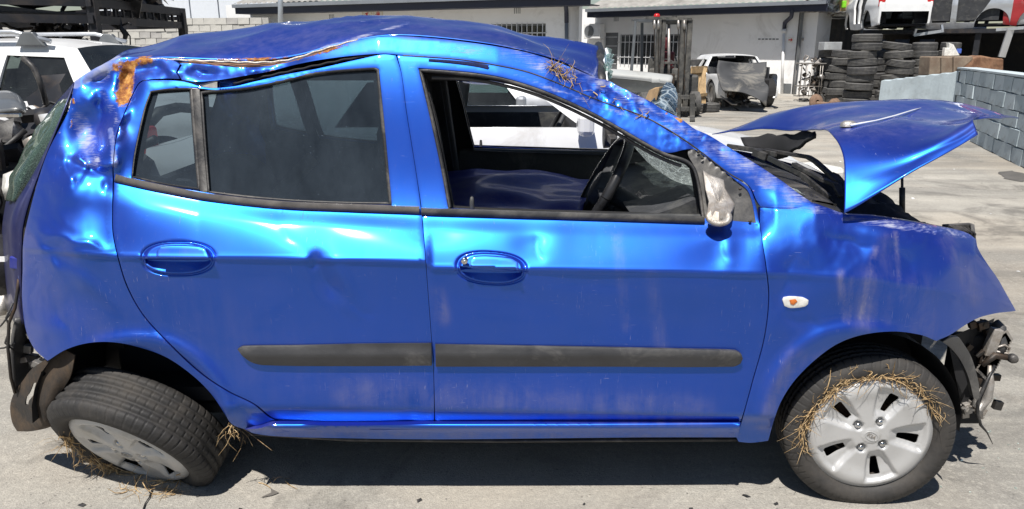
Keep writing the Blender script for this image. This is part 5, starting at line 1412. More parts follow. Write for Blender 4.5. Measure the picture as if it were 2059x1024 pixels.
# ================================================================== GENERIC PARKED AND SCRAPPED CARS
def sgn(x): return -1 if x < 0 else 1
def yard_car(name, label, loc, yaw, Lc=4.1, Wc=1.72, H=1.5, belt=.96, paintm=None, wheels=True, glassm=None, side_glass=True, bonnet=True, front=True, screen=True, kind='suv', rails=False, roofm=None, scale=1.0, tyre_on=True, doors=True, interior=True, rear=True, tilt=0, open_doors=False):
    e = empty(name, loc, label, 'car'); e.rotation_euler = (R(tilt), 0, R(yaw)); e.scale = (scale,)*3
    bpy.context.view_layer.update()
    hl_, hw = Lc/2, Wc/2; paintm = paintm or M['white']; glassm = glassm or M['glass_green']
    xa = hl_ - .85 - (0.0 if kind == 'suv' else .15)
    if kind == 'suv':
        xf, xr = .45, -hl_+.45
        top = [(-hl_+.03,.62),(-hl_+.06,belt-.02),(xr-.22,H-.30),(xr,H-.06),(xr+.5,H),(-.1,H+.02),(xf,H-.04),(xa-.36,belt+.06),(xa-.2,belt-.01),(hl_-.35,.86),(hl_-.08,.72),(hl_,.50)]
    else:
        xf, xr = .25, -hl_+.95
        top = [(-hl_,.55),(-hl_+.05,.86),(-hl_+.4,belt-.02),(xr-.15,H-.18),(xr+.1,H-.03),(-.3,H),(xf,H-.04),(xa-.36,belt+.04),(xa-.2,belt-.03),(hl_-.35,.80),(hl_-.06,.66),(hl_,.48)]
    wr = .31; xw0, xw1 = -hl_+.72, hl_-.78
    def arch(cx): return [(cx + (wr+.06)*math.cos(R(a)), .31 + (wr+.06)*math.sin(R(a))) for a in (5, 35, 65, 90, 115, 145, 175)]
    bottom = [(hl_-.03,.26)] + [(xw1+wr+.07,.24)] + arch(xw1) + [(xw1-wr-.07,.22),(0,.20),(xw0+wr+.07,.22)] + arch(xw0) + [(xw0-wr-.07,.26),(-hl_+.05,.30)]
    out = top + bottom
    def yv(x, z):
        t = np.clip(np.abs(x)/hl_, 0, 1); y = -hw + .16*t**5
        zz = np.clip(z-belt, 0, 1); y = y + .42*zz + .25*zz*zz + .03*np.exp(-((z-belt)/.05)**2)*.5
        y = y + .05*np.clip((.45-z)/.25, 0, 1)**2 - .012*np.exp(-((z-.78)/.06)**2)
        for xd in (.62*Lc/4.1*1.05 if kind == 'suv' else .45, -.32): y = y + .012*np.exp(-((x-xd)/.012)**2)*(z < belt)*(z > .3)
        return y
    holes = []
    wb = belt + .035
    b1 = -.28
    holes.append([(b1+.05,wb),(xa-.62,wb),(xf-.10,H-.12),(b1+.09,H-.10)])
    holes.append([(b1-.04,wb),(b1-.0,H-.10),(xr+.48,H-.11),(xr+.30,wb)])
    if open_doors:
        holes = [[(b1+.07,.36),(xa-.78,.36),(xa-.66,.80),(xa-.64,wb),(xf-.12,H-.12),(b1+.09,H-.10)], [(b1-.06,.36),(b1-.03,H-.10),(xr+.48,H-.11),(xr+.34,wb),(xr+.40,.80),(xr+.66,.36)]]
    if kind == 'suv': holes.append([(xr+.22,wb),(xr+.40,H-.12),(xr+.14,H-.15),(xr-.06,wb)])
    S = 1000
    sm_out = smooth_outline([(x*S, z*S) for x, z in out], 45); sm_h = [smooth_outline([(x*S, z*S) for x, z in h], 40) for h in holes]
    v, t = cdt2d(sm_out, sm_h, 45); a = np.array(v)/S
    yy = yv(a[:, 0], a[:, 1]); co = np.stack([a[:, 0], yy, a[:, 1]], -1)
    for s in (1, -1):
        c2 = co.copy(); c2[:, 1] *= s
        finish_height('body_side', c2, t, paintm, e, .05, False, rimvec=(0, s, 0), local=True)
    # skins across the car following the top outline
    pth = smooth_outline([Vector((x, z, 0)).xy * S for x, z in top], 60, False); pth = [(p.x/S, p.y/S) for p in pth]
    def skin(x0_, x1_, nm, mat, crown=.03, th=0):
        pp = [p for p in pth if x0_ - 1e-6 <= p[0] <= x1_ + 1e-6]
        if len(pp) < 2: return
        rows = []
        for x, z in pp:
            y0 = float(yv(np.array([x]), np.array([z]))[0]); rows.append([(x, y0*(1-j/5), z + crown*(1-(1-j/5)**2)) for j in range(11)])
        mb = MB(); mb.grid(rows); o = mb.build(nm, mat, e, local=True); 
        return o
    if rear: skin(-hl_, xr-.20, 'tailgate', paintm, .0); 
    if rear: skin(xr-.24 if kind == 'suv' else -hl_+.4, xr+.02, 'rear_screen', glassm, .01)
    skin(xr, xf+.02, 'roof', roofm or paintm, .03)
    if screen: skin(xf, xa-.34, 'windscreen', glassm, .03)
    if bonnet: skin(xa-.38, hl_-.34, 'bonnet', paintm, .04)
    if front:
        skin(hl_-.36, hl_, 'grille', M['greypaint'] if False else paintm, .0)
        bm_ = MB(); bm_.box((hl_-.01,0,.36), (.16,Wc-.36,.26)); bm_.build('bumper', K, e, local=True, bevel=.04)
        for s in (1, -1):
            hm = MB(); hm.box((hl_-.15, s*(hw-.27), .67), (.18,.28,.16), Matrix.Rotation(R(-s*25),3,'Z')); hm.build('headlight', M['lens_white'], e, local=True, bevel=.03)
    if rear:
        for s in (1, -1):
            hm = MB(); hm.box((-hl_+.08, s*(hw-.20), .86), (.08,.16,.26)); hm.build('tail_light', M['lens_red'], e, local=True, bevel=.02)
    if side_glass:
        for h in holes:
            for s in (1, -1):
                gg = MB(); hh = [(x, s*(float(yv(np.array([x]), np.array([z]))[0])+.02), z) for x, z in h]; gg.add(hh, [tuple(range(len(hh)))]); gg.build('side_window', glassm, e, local=True)
    ib = MB(); ib.box((-.1,0,.30), (Lc-.8,Wc-.3,.06)); ib.box((xa-.45,0,.72), (.35,Wc-.3,.40)); ib.box((xa+.15,0,.50), (.9,Wc-.5,.35)); ib.build('floor_and_bulkhead', I, e, local=True, bevel=.02)
    for s in (1,-1):
        ib = MB(); ib.box((-.15, s*(hw-.12), .68), (2.2,.04,.55)); ib.build('door_card', M['dash'], e, local=True)
    for xx, yy_ in ((-.25,-.36),(-.25,.36),(-1.1,-.36),(-1.1,.36)) if interior else ():
        sm_ = MB(); sm_.box((xx,yy_,.78), (.14,.46,.55), Matrix.Rotation(R(-14),3,'Y')); sm_.box((xx+.25,yy_,.52), (.5,.46,.14)); sm_.box((xx-.10,yy_,1.16), (.09,.24,.17)); sm_.build('seat', M['seat'], e, local=True, bevel=.05)
    if interior:
        sw_ = MB(); q = Matrix.Translation((xa-.78,-.36,.92)) @ Vector((-.85,0,.5)).to_track_quat('Z','Y').to_matrix().to_4x4()
        sw_.tube([q @ Vector((.18*math.cos(2*math.pi*k/24), .18*math.sin(2*math.pi*k/24), 0)) for k in range(25)], .016, 8, cap=False); sw_.bar(q @ Vector((-.17,0,0)), q @ Vector((.17,0,0)), .06, .03); sw_.bar(q @ Vector((0,0,0)), q @ Vector((0,0,-.3)), .06, .06)
        sw_.build('steering_wheel', M['dash'], e, local=True)
    if wheels:
        tm_ = tyre_mb(wr, .2, .19, 48, False).mesh('tyre'); tm_.materials.append(M['tyre_dusty'])
        for xw in (xw0, xw1):
            for s in (-1, 1):
                m4 = Matrix.Translation((xw, s*(hw-.13), wr)) @ Matrix.Rotation(R(90*s), 4, 'X') @ Matrix.Rotation(0, 4, 'Z')
                if s == 1: m4 = Matrix.Translation((xw, (hw-.13), wr)) @ Matrix.Rotation(R(-90), 4, 'X')
                else: m4 = Matrix.Translation((xw, -(hw-.13), wr)) @ Matrix.Rotation(R(90), 4, 'X')
                wo = bpy.data.objects.new('wheel', tm_); col.objects.link(wo); wo.parent = e; wo.matrix_basis = m4
                rm = MB(); rm.lathe([(.19,.05),(.18,.06),(.16,.03),(.05,.05),(.0001,.05)], m4, 20)
                ro = rm.build('rim', M['alu'], None); ro.parent = wo; ro.matrix_parent_inverse = m4.inverted()
    for s in (-1, 1):
        for xw in (xw0, xw1):
            wh = MB(); wh.grid([[(xw+(wr+.07)*math.cos(R(a)), s*y, .31+(wr+.07)*math.sin(R(a))) for a in range(-5, 190, 15)] for y in (hw-.05, hw-.42)])
            wh.build('wheel_house', I, e, local=True)
    if doors:
        for s in (-1, 1):
            for xd in (-.12, -1.05):
                hd_ = MB(); hd_.box((xd-.06, s*(hw+.010), .84), (.17,.03,.03)); hd_.build('door_handle', paintm, e, local=True, bevel=.008)
        for s in (-1, 1):
            mr = MB(); mr.box((xa-.62, s*(hw+.08), belt+.07), (.09,.17,.13)); mr.build('door_mirror', paintm, e, local=True, bevel=.03)
    if rails:
        for s in (-1, 1):
            rl = MB(); yq = s*(hw-.24); rl.tube([(xr+.15,yq,H+.0),(xr+.3,yq,H+.09),(xf-.55,yq,H+.10),(xf-.22,yq,H+.02)], .022, 8); rl.build('roof_rail', M['silver'], e, local=True)
            for xq in (xr+.2, xf-.40):
                rl = MB(); rl.hexa([(xq-.14,yq-.03,H-.02),(xq+.14,yq-.03,H-.02),(xq+.14,yq+.03,H-.02),(xq-.14,yq+.03,H-.02),(xq-.06,yq-.028,H+.10),(xq+.04,yq-.028,H+.10),(xq+.04,yq+.028,H+.10),(xq-.06,yq+.028,H+.10)]); rl.build('rail_foot', M['greypaint'], e, local=True, bevel=.01)
    return e
# left: white SUV and silver one beyond
yard_car('white_suv', 'white SUV with roof rails and open sunlit side window at the far left', PX(185, 7.6, 0) , -3, H=1.47, belt=.94, rails=True, glassm=M['glass_green'])
yard_car('silver_suv', 'silver SUV with roof rails parked behind the white SUV', PX(140, 11.2, 0), -6, H=1.46, belt=.95, paintm=M['silver'], rails=True)
yard_car('black_hatchback', 'dark car roof just showing behind the silver SUV beside the block wall', PX(60, 14.2, 0), 0, H=1.44, paintm=M['greypaint'])
yard_car('white_windowless_car', 'white car without side glass standing right behind the blue hatchback', (-.12, 5.15, 0), 0, Lc=4.3, H=1.36, belt=.965, kind='sedan', side_glass=False, screen=False)
yard_car('silver_parked_car', 'silver car with greenish glass seen through both cars from the front window', (-.55, 7.6, 0), 0, Lc=4.2, H=1.40, belt=.90, paintm=M['silver'])

# ================================================================== STEEL RACK UPPER LEFT
e = empty('steel_rack', PX(190, 9.2, 0), 'black steel rack loaded with scrap at the upper left', 'rack')
BS = simple('black_steel', (.012,.013,.018), .6, var=.3, scale=6, dirt=(.06,.045,.035), dirt_amt=.35)
def rpost(px, Y, w, z1):
    m = MB(); a = PX(px, Y, 0); b = PX(px, Y, z1); b.x = a.x; m.bar(a, b, w, w, (1,0,0)); m.build('post', BS, e)
    return a
q1 = PX(193, 9.0, 1.6); q2 = PX(369, 11.6, 1.6)
for q, w_, z1 in ((q1,.10,2.4),(q2,.10,1.98)):
    m = MB(); m.bar((q.x,q.y,0), (q.x,q.y,z1), w_, w_, (1,0,0)); m.build('post', BS, e)
bk1, bk2 = q1 + Vector((-2.2, 1.6, 0)), q2 + Vector((-2.6, 1.8, 0))
for q in (bk1, bk2, q1 + Vector((-2.6,-1.9,0))):
    m = MB(); m.bar((q.x,q.y,0), (q.x,q.y,2.0), .1, .1, (1,0,0)); m.build('post', BS, e)
q0 = q1 + Vector((-2.6,-1.9,0))
def beam(a, b, z, h=.1, w=.06, z2=None): m = MB(); m.bar((a.x,a.y,z), (b.x,b.y,z2 or z), w, h); m.build('beam', BS, e)
for z, h in ((1.74,.09),(1.93,.10)):
    beam(q0, q1, z, h); beam(q1 - Vector((0,.08,0)), q2 - Vector((0,.08,0)), z, h); beam(bk1, bk2, z, h); beam(q2, bk2, z, h); beam(q0, bk1, z+.002, h)
for k in range(9):
    p = q1.lerp(q2, (k+.3)/9); r = bk1.lerp(bk2, (k+.3)/9); m = MB(); m.bar((p.x,p.y,1.83),(r.x,r.y,1.83), .05,.05); m.build('cross_member', BS, e)
for k in range(12):
    p = q1.lerp(q2, (k+.5)/12) - Vector((0,.02,0)); m = MB(); m.bar((p.x,p.y,1.78),(p.x,p.y,1.89), .03,.03,(1,0,0)); m.build('spindle', BS, e)
m = MB(); m.hexa([(q0.x-2,q0.y-1,1.80),(q1.x,q1.y,1.80),(bk1.x,bk1.y,1.80),(q0.x-4,bk1.y,1.80),(q0.x-2,q0.y-1,1.815),(q1.x,q1.y,1.815),(bk1.x,bk1.y,1.815),(q0.x-4,bk1.y,1.815)]); m.build('deck', BS, e)
m = MB(); m.bar((q2.x,q2.y,1.45),(q2.x-.35,q2.y+.2,1.30), .05,.05); m.build('brace', BS, e)
def scrap(name, boxfn, n, mats, label, seed, size=(.03,.2), cat='scrap', kind='stuff'):
    """a heap of bent parts: plates, tubes and lumps of several materials as parts of one pile"""
    rd = random.Random(seed); c0 = boxfn(random.Random(1)); ee = None
    mbs = [MB() for _ in mats]
    for k in range(n):
        mb = mbs[min(len(mats)-1, int(rd.random()**1.6*len(mats)))]; p = boxfn(rd); rot = Matrix.Rotation(rd.uniform(0,6.3),3,'Z') @ Matrix.Rotation(rd.uniform(-1,1),3,'X') @ Matrix.Rotation(rd.uniform(-1,1),3,'Y')
        s = rd.uniform(*size); t_ = rd.random()
        if t_ < .35: mb.box(p, (s, s*rd.uniform(.3,1), s*rd.uniform(.04,.2)), rot)
        elif t_ < .65:
            pts = [p]; d = rot @ Vector((1,0,0))
            for j in range(4): d = (d + Vector((rd.gauss(0,.5), rd.gauss(0,.5), rd.gauss(0,.5)))).normalized(); pts.append(pts[-1] + d*s*.45)
            mb.tube(pts, s*rd.uniform(.03,.10), 6)
        elif t_ < .85: mb.lathe([(.0001,s*.2),(s*.3,s*.18),(s*.42,0),(s*.3,-s*.16),(.0001,-s*.16)], Matrix.Translation(p) @ rot.to_4x4(), 10)
        else:
            g = []; 
            for i in range(4):
                g.append([p + rot @ Vector(((i-1.5)*s*.3, (j-1.5)*s*.3, rd.gauss(0,.06)*s + .1*s*math.sin(i*1.3+j))) for j in range(4)])
            mb.grid(g)
    objs = []
    for mb, mt in zip(mbs, mats):
        if not mb.v: continue
        if ee is None: ee = tag(mb.build(name, mt, None), label, cat, None, kind); 
        else: o = mb.build('pieces', mt, ee); o['kind'] = 'stuff'
    return ee
def between(a, b, zlo, zhi, w=.5):
    def f(rd): p = a.lerp(b, rd.random()); return Vector((p.x + rd.uniform(-w,w), p.y + rd.uniform(-w*.2,w), rd.uniform(zlo, zhi)))
    return f
scrap('scrap_on_rack', between(q1 + Vector((-.2,.4,0)), q2 + Vector((-.7,.3,0)), 2.0, 2.22, .3), 90, [BS, K, M['steel_dark'], M['alu']], 'dark tangle of engine parts lying on the black steel rack', 31, (.1,.45))
scrap('scrap_on_rack', between(q0 + Vector((-1,.4,0)), q1 + Vector((-.3,.5,0)), 1.98, 2.3, .6), 120, [BS, K, BS, M['steel_dark']], 'black scrap heaped on the left bay of the steel rack', 32, (.15,.6))
scrap('scrap_under_rack', between(PX(150, 9.6, 1.6), PX(60, 9.8, 1.6), 1.45, 1.74, .12), 40, [BS, K, BS, M['steel_dark']], 'dark bracket and pipes hanging beneath the rack deck left of the post', 37, (.08,.3))
hn_ = MB(); c = PX(243, 9.6, 1.66)
hn_.tube([c+Vector((0,0,.14)), c, c+Vector((.05,0,-.08)), c+Vector((.02,0,-.16))], [.012,.03,.035,.02], 8).tube([c+Vector((-.10,0,.05)), c+Vector((-.03,0,-.0)), c+Vector((0,0,0))], [.03,.02,.02], 8).tube([c+Vector((0,0,.02)), c+Vector((.10,0,.06)), c+Vector((.14,0,.04))], .012, 6).tube([c+Vector((.05,0,-.02)), c+Vector((.10,0,-.10)), c+Vector((.09,0,-.2))], .008, 6)
tag(hn_.build('hanging_hook', BS, None), 'black hooked bracket hanging under the steel rack against the block wall', 'hook')

# scrap heap behind the tail of the blue car
def heap(rd):
    x = rd.uniform(-4.6, -2.0); y = rd.uniform(3.9, 5.4); h = 1.16*max(.1, 1 - abs(x+3.2)/2.9) 
    return Vector((x, y, rd.uniform(.05, h)))
scrap('scrap_heap', heap, 420, [BS, K, BS, M['dash'], K, M['steel_dark'], M['alu'], M['white']], 'dark heap of broken car parts behind the tail of the blue hatchback', 33, (.08,.42))
hv = MB(); hv.grid([[(-5 + i*.25, 4.1 + j*.3, max(.0, .92 - abs(-5+i*.25+3.3)*.26 - .05*j) + .06*math.sin(i*2.1+j)) for j in range(6)] for i in range(13)]); hv.grid([[(-5 + i*.25, 4.1, z*max(.0, .92 - abs(-5+i*.25+3.3)*.26)) for z in (0, 1)] for i in range(13)])
tag(hv.build('scrap_bed', BS, None), 'black mass of scrap at the bottom of the heap behind the blue tailgate', 'scrap', kind='stuff')
bp4 = [[W(-60,196,4.4), W(0,186,4.5), W(30,190,4.5), W(48,210,4.4)], [W(-60,215,4.1), W(0,208,4.1), W(34,208,4.1), W(50,222,4.1)], [W(-60,228,3.95), W(0,226,3.95), W(36,222,3.95), W(50,228,4.0)]]
tag(patch('loose_boot_lid', bp4, M['greypaint'], None, nu=5, nv=5, solid=.02, wear=False), 'grey boot lid lying on top of the scrap heap at the left edge', 'car panel')
bx = MB(); bx.box(W(10,232,3.9), (.16,.03,.02)); tag(bx.build('chrome_strip', M['chrome'], None, bevel=.004), 'short bright strip on the scrap heap under the grey boot lid', 'trim strip')
wb_ = MB(); wb_.grid([[W(78,232,4.2), W(105,228,4.2), W(135,226,4.2)], [W(88,258,4.15), W(112,248,4.1), W(138,240,4.1)], [W(100,262,4.2), W(118,262,4.2), W(138,258,4.2)]]); tag(wb_.build('white_plastic_piece', M['white'], None, solid=.01), 'white plastic piece poking out between the heap and the tailgate glass', 'plastic scrap')
wb_ = MB(); wb_.grid([[W(8,352,3.6), W(26,345,3.6), W(40,340,3.6)], [W(6,380,3.55), W(22,372,3.5), W(34,362,3.55)], [W(12,402,3.6), W(20,400,3.55), W(26,392,3.6)]]); tag(wb_.build('cream_plastic_piece', M['lens_white'], None, solid=.01), 'cream plastic piece low on the heap left of the tailgate glass', 'plastic scrap')
bmp = MB(); bmp.tube([W(-60,530,3.1), W(-20,532,3.1), W(18,536,3.1), W(30,545,3.2)], [.14,.14,.13,.08], 12); tag(bmp.build('black_bumper', K, None), 'black bumper lying on the ground at the left edge below the heap', 'bumper')
bmp = MB(); bmp.bar(W(-60,522,2.94), W(20,521,2.94), .004, .022); tag(bmp.build('white_strip', M['white'], None), 'thin white strip along the black bumper at the left edge', 'trim strip')

# ================================================================== MIDDLE: PANEL, BOX, CRACKED GLASS, FORKLIFT
TR = simple('light_grey_trim', (.42,.43,.42), .6, var=.06, scale=4, dirt=(.3,.29,.27), dirt_amt=.3)
TD = simple('dark_grey_trim', (.11,.115,.11), .7, var=.1, scale=4, dirt=(.2,.2,.19), dirt_amt=.3)
e = empty('loose_interior_panel', P(1280, 165, 5.6), 'grey moulded panel with a pale rounded top edge lying above the screen pillar', 'car panel')
rows = [[W(1221,142,5.8), W(1290,148,5.8), W(1350,155,5.8)], [W(1221,146,5.6), W(1290,152,5.6), W(1352,159,5.6)], [W(1222,152,5.5), W(1290,158,5.5), W(1350,166,5.5)]]
o = patch('edge_pad', rows, TR, None, nu=8, nv=5, solid=.03, wear=False); adopt_world(o, e)
rows = [[W(1222,153,5.54), W(1290,160,5.54), W(1348,168,5.54)], [W(1222,172,5.56), W(1285,180,5.56), W(1335,174,5.56)], [W(1224,180,5.62), W(1270,184,5.62), W(1318,181,5.62)]]
o = patch('panel_skin', rows, TD, None, nu=8, nv=5, solid=.02, wear=False); adopt_world(o, e)
m = MB(); m.box(W(1318,162,5.46), (.06,.03,.03)); m.build('latch', TR, e, bevel=.008)
m = MB(); m.hexa([W(1228,184,5.4), W(1330,184,5.4), W(1330,178,6.3), W(1228,178,6.3)] + [W(1228,184,5.4)+Vector((0,0,-.8)) for _ in range(0)] + [W(1232,168,5.62), W(1326,172,5.62), W(1326,172,6.3), W(1232,168,6.3)])
m = MB(); m.box((P(1275,200,5.9).x, 5.95, .46), (.42,.5,.92)); tag(m.build('dark_cabinet', BS, None, bevel=.02), 'dark box under the grey moulded panel behind the screen pillar', 'box')
bx = MB(); bx.hexa([W(1296,204,4.95), W(1318,208,4.7), W(1335,196,5.2), W(1312,192,5.4), W(1305,182,4.95), W(1326,176,4.7), W(1338,174,5.2), W(1318,176,5.4)])
tag(bx.build('cardboard_box', M['paper'], None), 'tilted brown cardboard box beside the cracked windscreen', 'box')
gls = [[W(1340,166,5.0), W(1350,168,5.0), W(1358,176,4.9)], [W(1322,190,4.8), W(1342,192,4.75), W(1362,196,4.8)], [W(1308,206,4.7), W(1336,220,4.6), W(1360,232,4.7)]]
tag(patch('cracked_windscreen', gls, glass('blue_cracked_glass', (.16,.24,.34), .05, 1, crack=.8, crack_scale=9, dust_col=(.6,.68,.72)), None, nu=8, nv=8, solid=.006, wear=False), 'cracked loose windscreen leaning beside the cardboard box', 'windscreen')

FY = 15.9
fe = empty('forklift', PZ(1345, 235, 0), 'worn dark grey forklift seen from the front with its mast raised', 'forklift')
FG = simple('worn_forklift_grey', (.07,.07,.068), .6, .3, var=.4, scale=9, dirt=(.2,.19,.17), dirt_amt=.5, bump=.3)
def fp(px, z, Y=FY): return PX(px, Y, z)
zt = 1.96
for (x0_, x1_) in ((1312,1330),(1358,1382)):
    m = MB(); xc = (x0_+x1_)/2; a = fp(xc, .05); b = fp(xc, zt); b.x = a.x; w_ = (x1_-x0_)/94*.5
    m.bar(a + Vector((-w_*.55,0,0)), b + Vector((-w_*.55,0,0)), w_*.8, .14, (0,1,0)); m.build('mast_channel', FG, fe, bevel=.01)
    m = MB(); m.bar(a + Vector((w_*.55,.03,0)), b + Vector((w_*.55,.03,0)), w_*.8, .10, (0,1,0)); m.build('mast_channel', FG, fe, bevel=.01)
for z, h in ((zt-.06,.08),(1.1,.05),(.5,.08)):
    m = MB(); m.bar(fp(1312, z, FY+.05), fp(1382, z, FY+.05), .06, h); m.build('mast_crossbar', FG, fe, bevel=.008)
m = MB(); m.bar(fp(1300, zt+.03, FY-.02), fp(1391, zt-.0, FY-.02), .05, .05); m.build('mast_top', FG, fe)
for px in (1316,1324,1364,1376):
    m = MB(); m.tube([fp(px, zt-.02, FY-.10), fp(px, zt-.14, FY-.10), fp(px, zt-.2, FY-.09)], [.02,.035,.02], 8); m.build('chain_pulley', M['steel'], fe)
    m = MB(); m.bar(fp(px, zt-.2, FY-.09), fp(px, .5, FY-.09), .018, .012, (0,1,0)); m.build('lift_chain', M['steel_dark'], fe)
m = MB(); m.tube([fp(1345, zt-.1, FY+.06), fp(1345, .4, FY+.06)], .03, 10); m.build('lift_ram', M['steel'], fe)
# carriage and forks
for z in (.42, .18):
    m = MB(); m.bar(fp(1356, z, FY-.2), fp(1400, z, FY-.2), .05, .09); m.build('carriage_bar', FG, fe, bevel=.008)
for px in (1363, 1392):
    m = MB(); m.bar(fp(px, .5, FY-.26), fp(px, .05, FY-.26), .10, .05, (0,1,0)); m.bar(fp(px, .05, FY-.24), fp(px, .04, FY-1.1), .10, .04); m.build('fork', FG, fe, bevel=.006)
tmf = tyre_mb(.26, .2, .13, 36, False).mesh('tyre'); tmf.materials.append(M['tyre_dusty'])
for px, Y in ((1396, FY+.15), (1296, FY+.15), (1392, FY+1.5), (1298, FY+1.5)):
    o = bpy.data.objects.new('wheel', tmf); col.objects.link(o); o.parent = fe; p = fp(px, .26, Y); o.location = p - fe.location; o.rotation_euler = (0, R(90), 0)
m = MB(); m.box(fp(1345, .55, FY+1.0), (.95,1.5,.6)); m.build('chassis', FG, fe, bevel=.05)
m = MB(); m.box(fp(1345, .95, FY+1.6), (.9,.5,.5)); m.build('counterweight', FG, fe, bevel=.08)
GB = simple('guard_grey', (.10,.11,.12), .5, .3, var=.2)
gy0, gy1 = FY+.35, FY+1.5
for px0, px1, Y0, Y1 in ((1268,1278,gy0-.05,gy0+.2),(1290,1291,gy1,gy1),(1381,1376,gy0-.05,gy0+.2),(1372,1370,gy1,gy1)):
    m = MB(); m.bar(fp(px0, .75, Y0), fp(px1, 1.93, Y1), .06, .06, (0,1,0)); m.build('guard_post', GB, fe, bevel=.008)
m = MB(); 
for a, b in ((fp(1278,1.95,gy0+.2), fp(1376,1.95,gy0+.2)), (fp(1290,1.97,gy1), fp(1371,1.97,gy1)), (fp(1278,1.95,gy0+.2), fp(1290,1.97,gy1)), (fp(1376,1.95,gy0+.2), fp(1371,1.97,gy1))): m.bar(a, b, .07, .06)
m.build('guard_frame', GB, fe)
for k in range(6):
    a = fp(1284+k*16, 1.965, gy0+.22); m = MB(); m.bar(a, (a.x, gy1-.03, 1.985), .03, .03); m.build('guard_bar', GB, fe)
m = MB(); c = fp(1320.5, 2.01, gy0+.5); m.lathe([(.07,0),(.07,.05),(.05,.09),(.0001,.10)], Matrix.Translation(c), 14); m.build('beacon', M['lens_red'], fe)
SR = simple('maroon_vinyl', (.09,.012,.018), .5, var=.2)
c = fp(1338, .95, FY+.8)
m = MB(); m.box(c + Vector((0,.15,.12)), (.42,.14,.5), Matrix.Rotation(R(8),3,'X')); m.box(c + Vector((0,-.08,-.1)), (.42,.45,.14)); m.box(c + Vector((-.02,.2,.53)), (.24,.10,.28)); m.build('seat', SR, fe, bevel=.05)
m = MB(); q = Matrix.Translation(fp(1340, 1.08, FY+.45)) @ Matrix.Rotation(R(30),4,'X'); m.tube([q @ Vector((.16*math.cos(2*math.pi*k/20), .16*math.sin(2*math.pi*k/20), 0)) for k in range(21)], .014, 6, cap=False); m.bar(q @ Vector((0,0,0)), q @ Vector((0,0,-.3)), .05,.05); m.build('steering_wheel', K, fe)
m = MB(); m.hexa([fp(1300,.6,FY+.25),fp(1380,.6,FY+.25),fp(1380,.6,FY+.5),fp(1300,.6,FY+.5),fp(1306,.98,FY+.35),fp(1378,.98,FY+.35),fp(1378,.98,FY+.5),fp(1306,.98,FY+.5)]); m.build('dash_cowl', FG, fe, bevel=.02)
m = MB(); m.box(fp(1342,.78,FY-.12), (.28,.12,.22)); m.box(fp(1336,.62,FY-.12), (.1,.1,.3)); m.box(fp(1350,.62,FY-.12), (.08,.1,.3)); m.build('hydraulic_block', M['steel_dark'], fe, bevel=.015)

# wooden slatted pallet leaning by the wreck
pe = empty('slatted_pallet', PZ(1402, 205, 0), 'pale wooden slatted pallet leaning between the forklift and the white wreck', 'pallet')
pa, pb = PZ(1390, 211, 0), PZ(1412, 205, 0)
def pq(u, v, o=0):    # u across 0..1, v up 0..1
    base = Vector((PX(1388,16.8,0).x, 16.8, .0)); return base + Vector((u*.46, u*.5 - o, 0)) + Vector((.03*v, .32*v, .92*v + .06))
for k in range(11):
    m = MB(); m.bar(pq((k+.5)/11, 0), pq((k+.5)/11, 1), .028, .02, (0,1,0)); m.build('slat', M['wood'], pe)
for v in (.04, .34, .9, .98):
    m = MB(); m.bar(pq(-.02, v, .05), pq(1.02, v, .05), .03, .07); m.build('rail', M['wood'], pe)
m = MB(); m.bar(PX(1396,16.3,.02), PX(1418,16.6,.98), .07, .05, (0,1,0)); m.build('leaning_plank', M['wood'], pe)
# white wreck with its grey bonnet hanging open
wx = PX(1462, 19.6, 0)
wk = yard_car('white_wreck', 'white front end wreck with a big dented grey bonnet standing up', wx, -88, Lc=3.6, Wc=1.6, H=1.24, belt=.82, kind='sedan', bonnet=False, front=False, screen=False, side_glass=False, doors=False, scale=.98)
WB = simple('dented_grey_primer', (.05,.052,.056), .7, .0, var=.25, scale=2.5, dirt=(.3,.28,.24), dirt_amt=.35, bump=.3)
br = [[W(1444,122,17.9), W(1480,126,18.0), W(1510,127,18.0), W(1541,125,17.9)], [W(1440,142,17.7), W(1480,146,17.8), W(1512,146,17.8), W(1541,146,17.7)], [W(1446,165,17.4), W(1482,168,17.4), W(1515,170,17.4), W(1538,165,17.4)], [W(1452,180,17.2), W(1486,182,17.1), W(1520,184,17.1), W(1545,178,17.1)], [W(1456,184,17.2), W(1492,186,17.0), W(1524,200,16.9), W(1540,214,16.9)]]
tag(patch('raised_grey_bonnet', br, WB, None, nu=8, nv=6, solid=.02, wear=False, disp=lambda p: Vector(p)+Vector((0,noise.noise(Vector(p)*2.2)*.12,0))), 'large dented dark grey bonnet propped over the white wreck', 'car panel')
scrap('wreck_innards', between(PX(1450,17.5,0), PX(1510,17.4,0), .12, .5, .1), 50, [M['steel_dark'], K, M['alu'], M['steel']], 'mangled metal under the dented grey bonnet of the white wreck', 35, (.05,.3))
tt = tyre_mb(.30, .19, .19, 40, False).mesh('tyre'); tt.materials.append(M['tyre_dusty'])
o = bpy.data.objects.new('leaning_tyre', tt); col.objects.link(o); o.location = PX(1399, 20.2, 1.02); o.scale = (.9,.9,.9); tag(o, 'single grey tyre lying on the pile beside the white wreck against the white wall', 'tyre')
m = MB(); m.box(PX(1400, 20.3, .42), (.5,.5,.84)); tag(m.build('storage_drum', FG, None, bevel=.05), 'dark drum carrying the single tyre beside the white wall', 'drum')
o = bpy.data.objects.new('flat_tyre', tt); col.objects.link(o); o.location = PX(1420, 17.2, .10); tag(o, 'tyre lying flat on the ground beside the wheel of the white wreck', 'tyre')

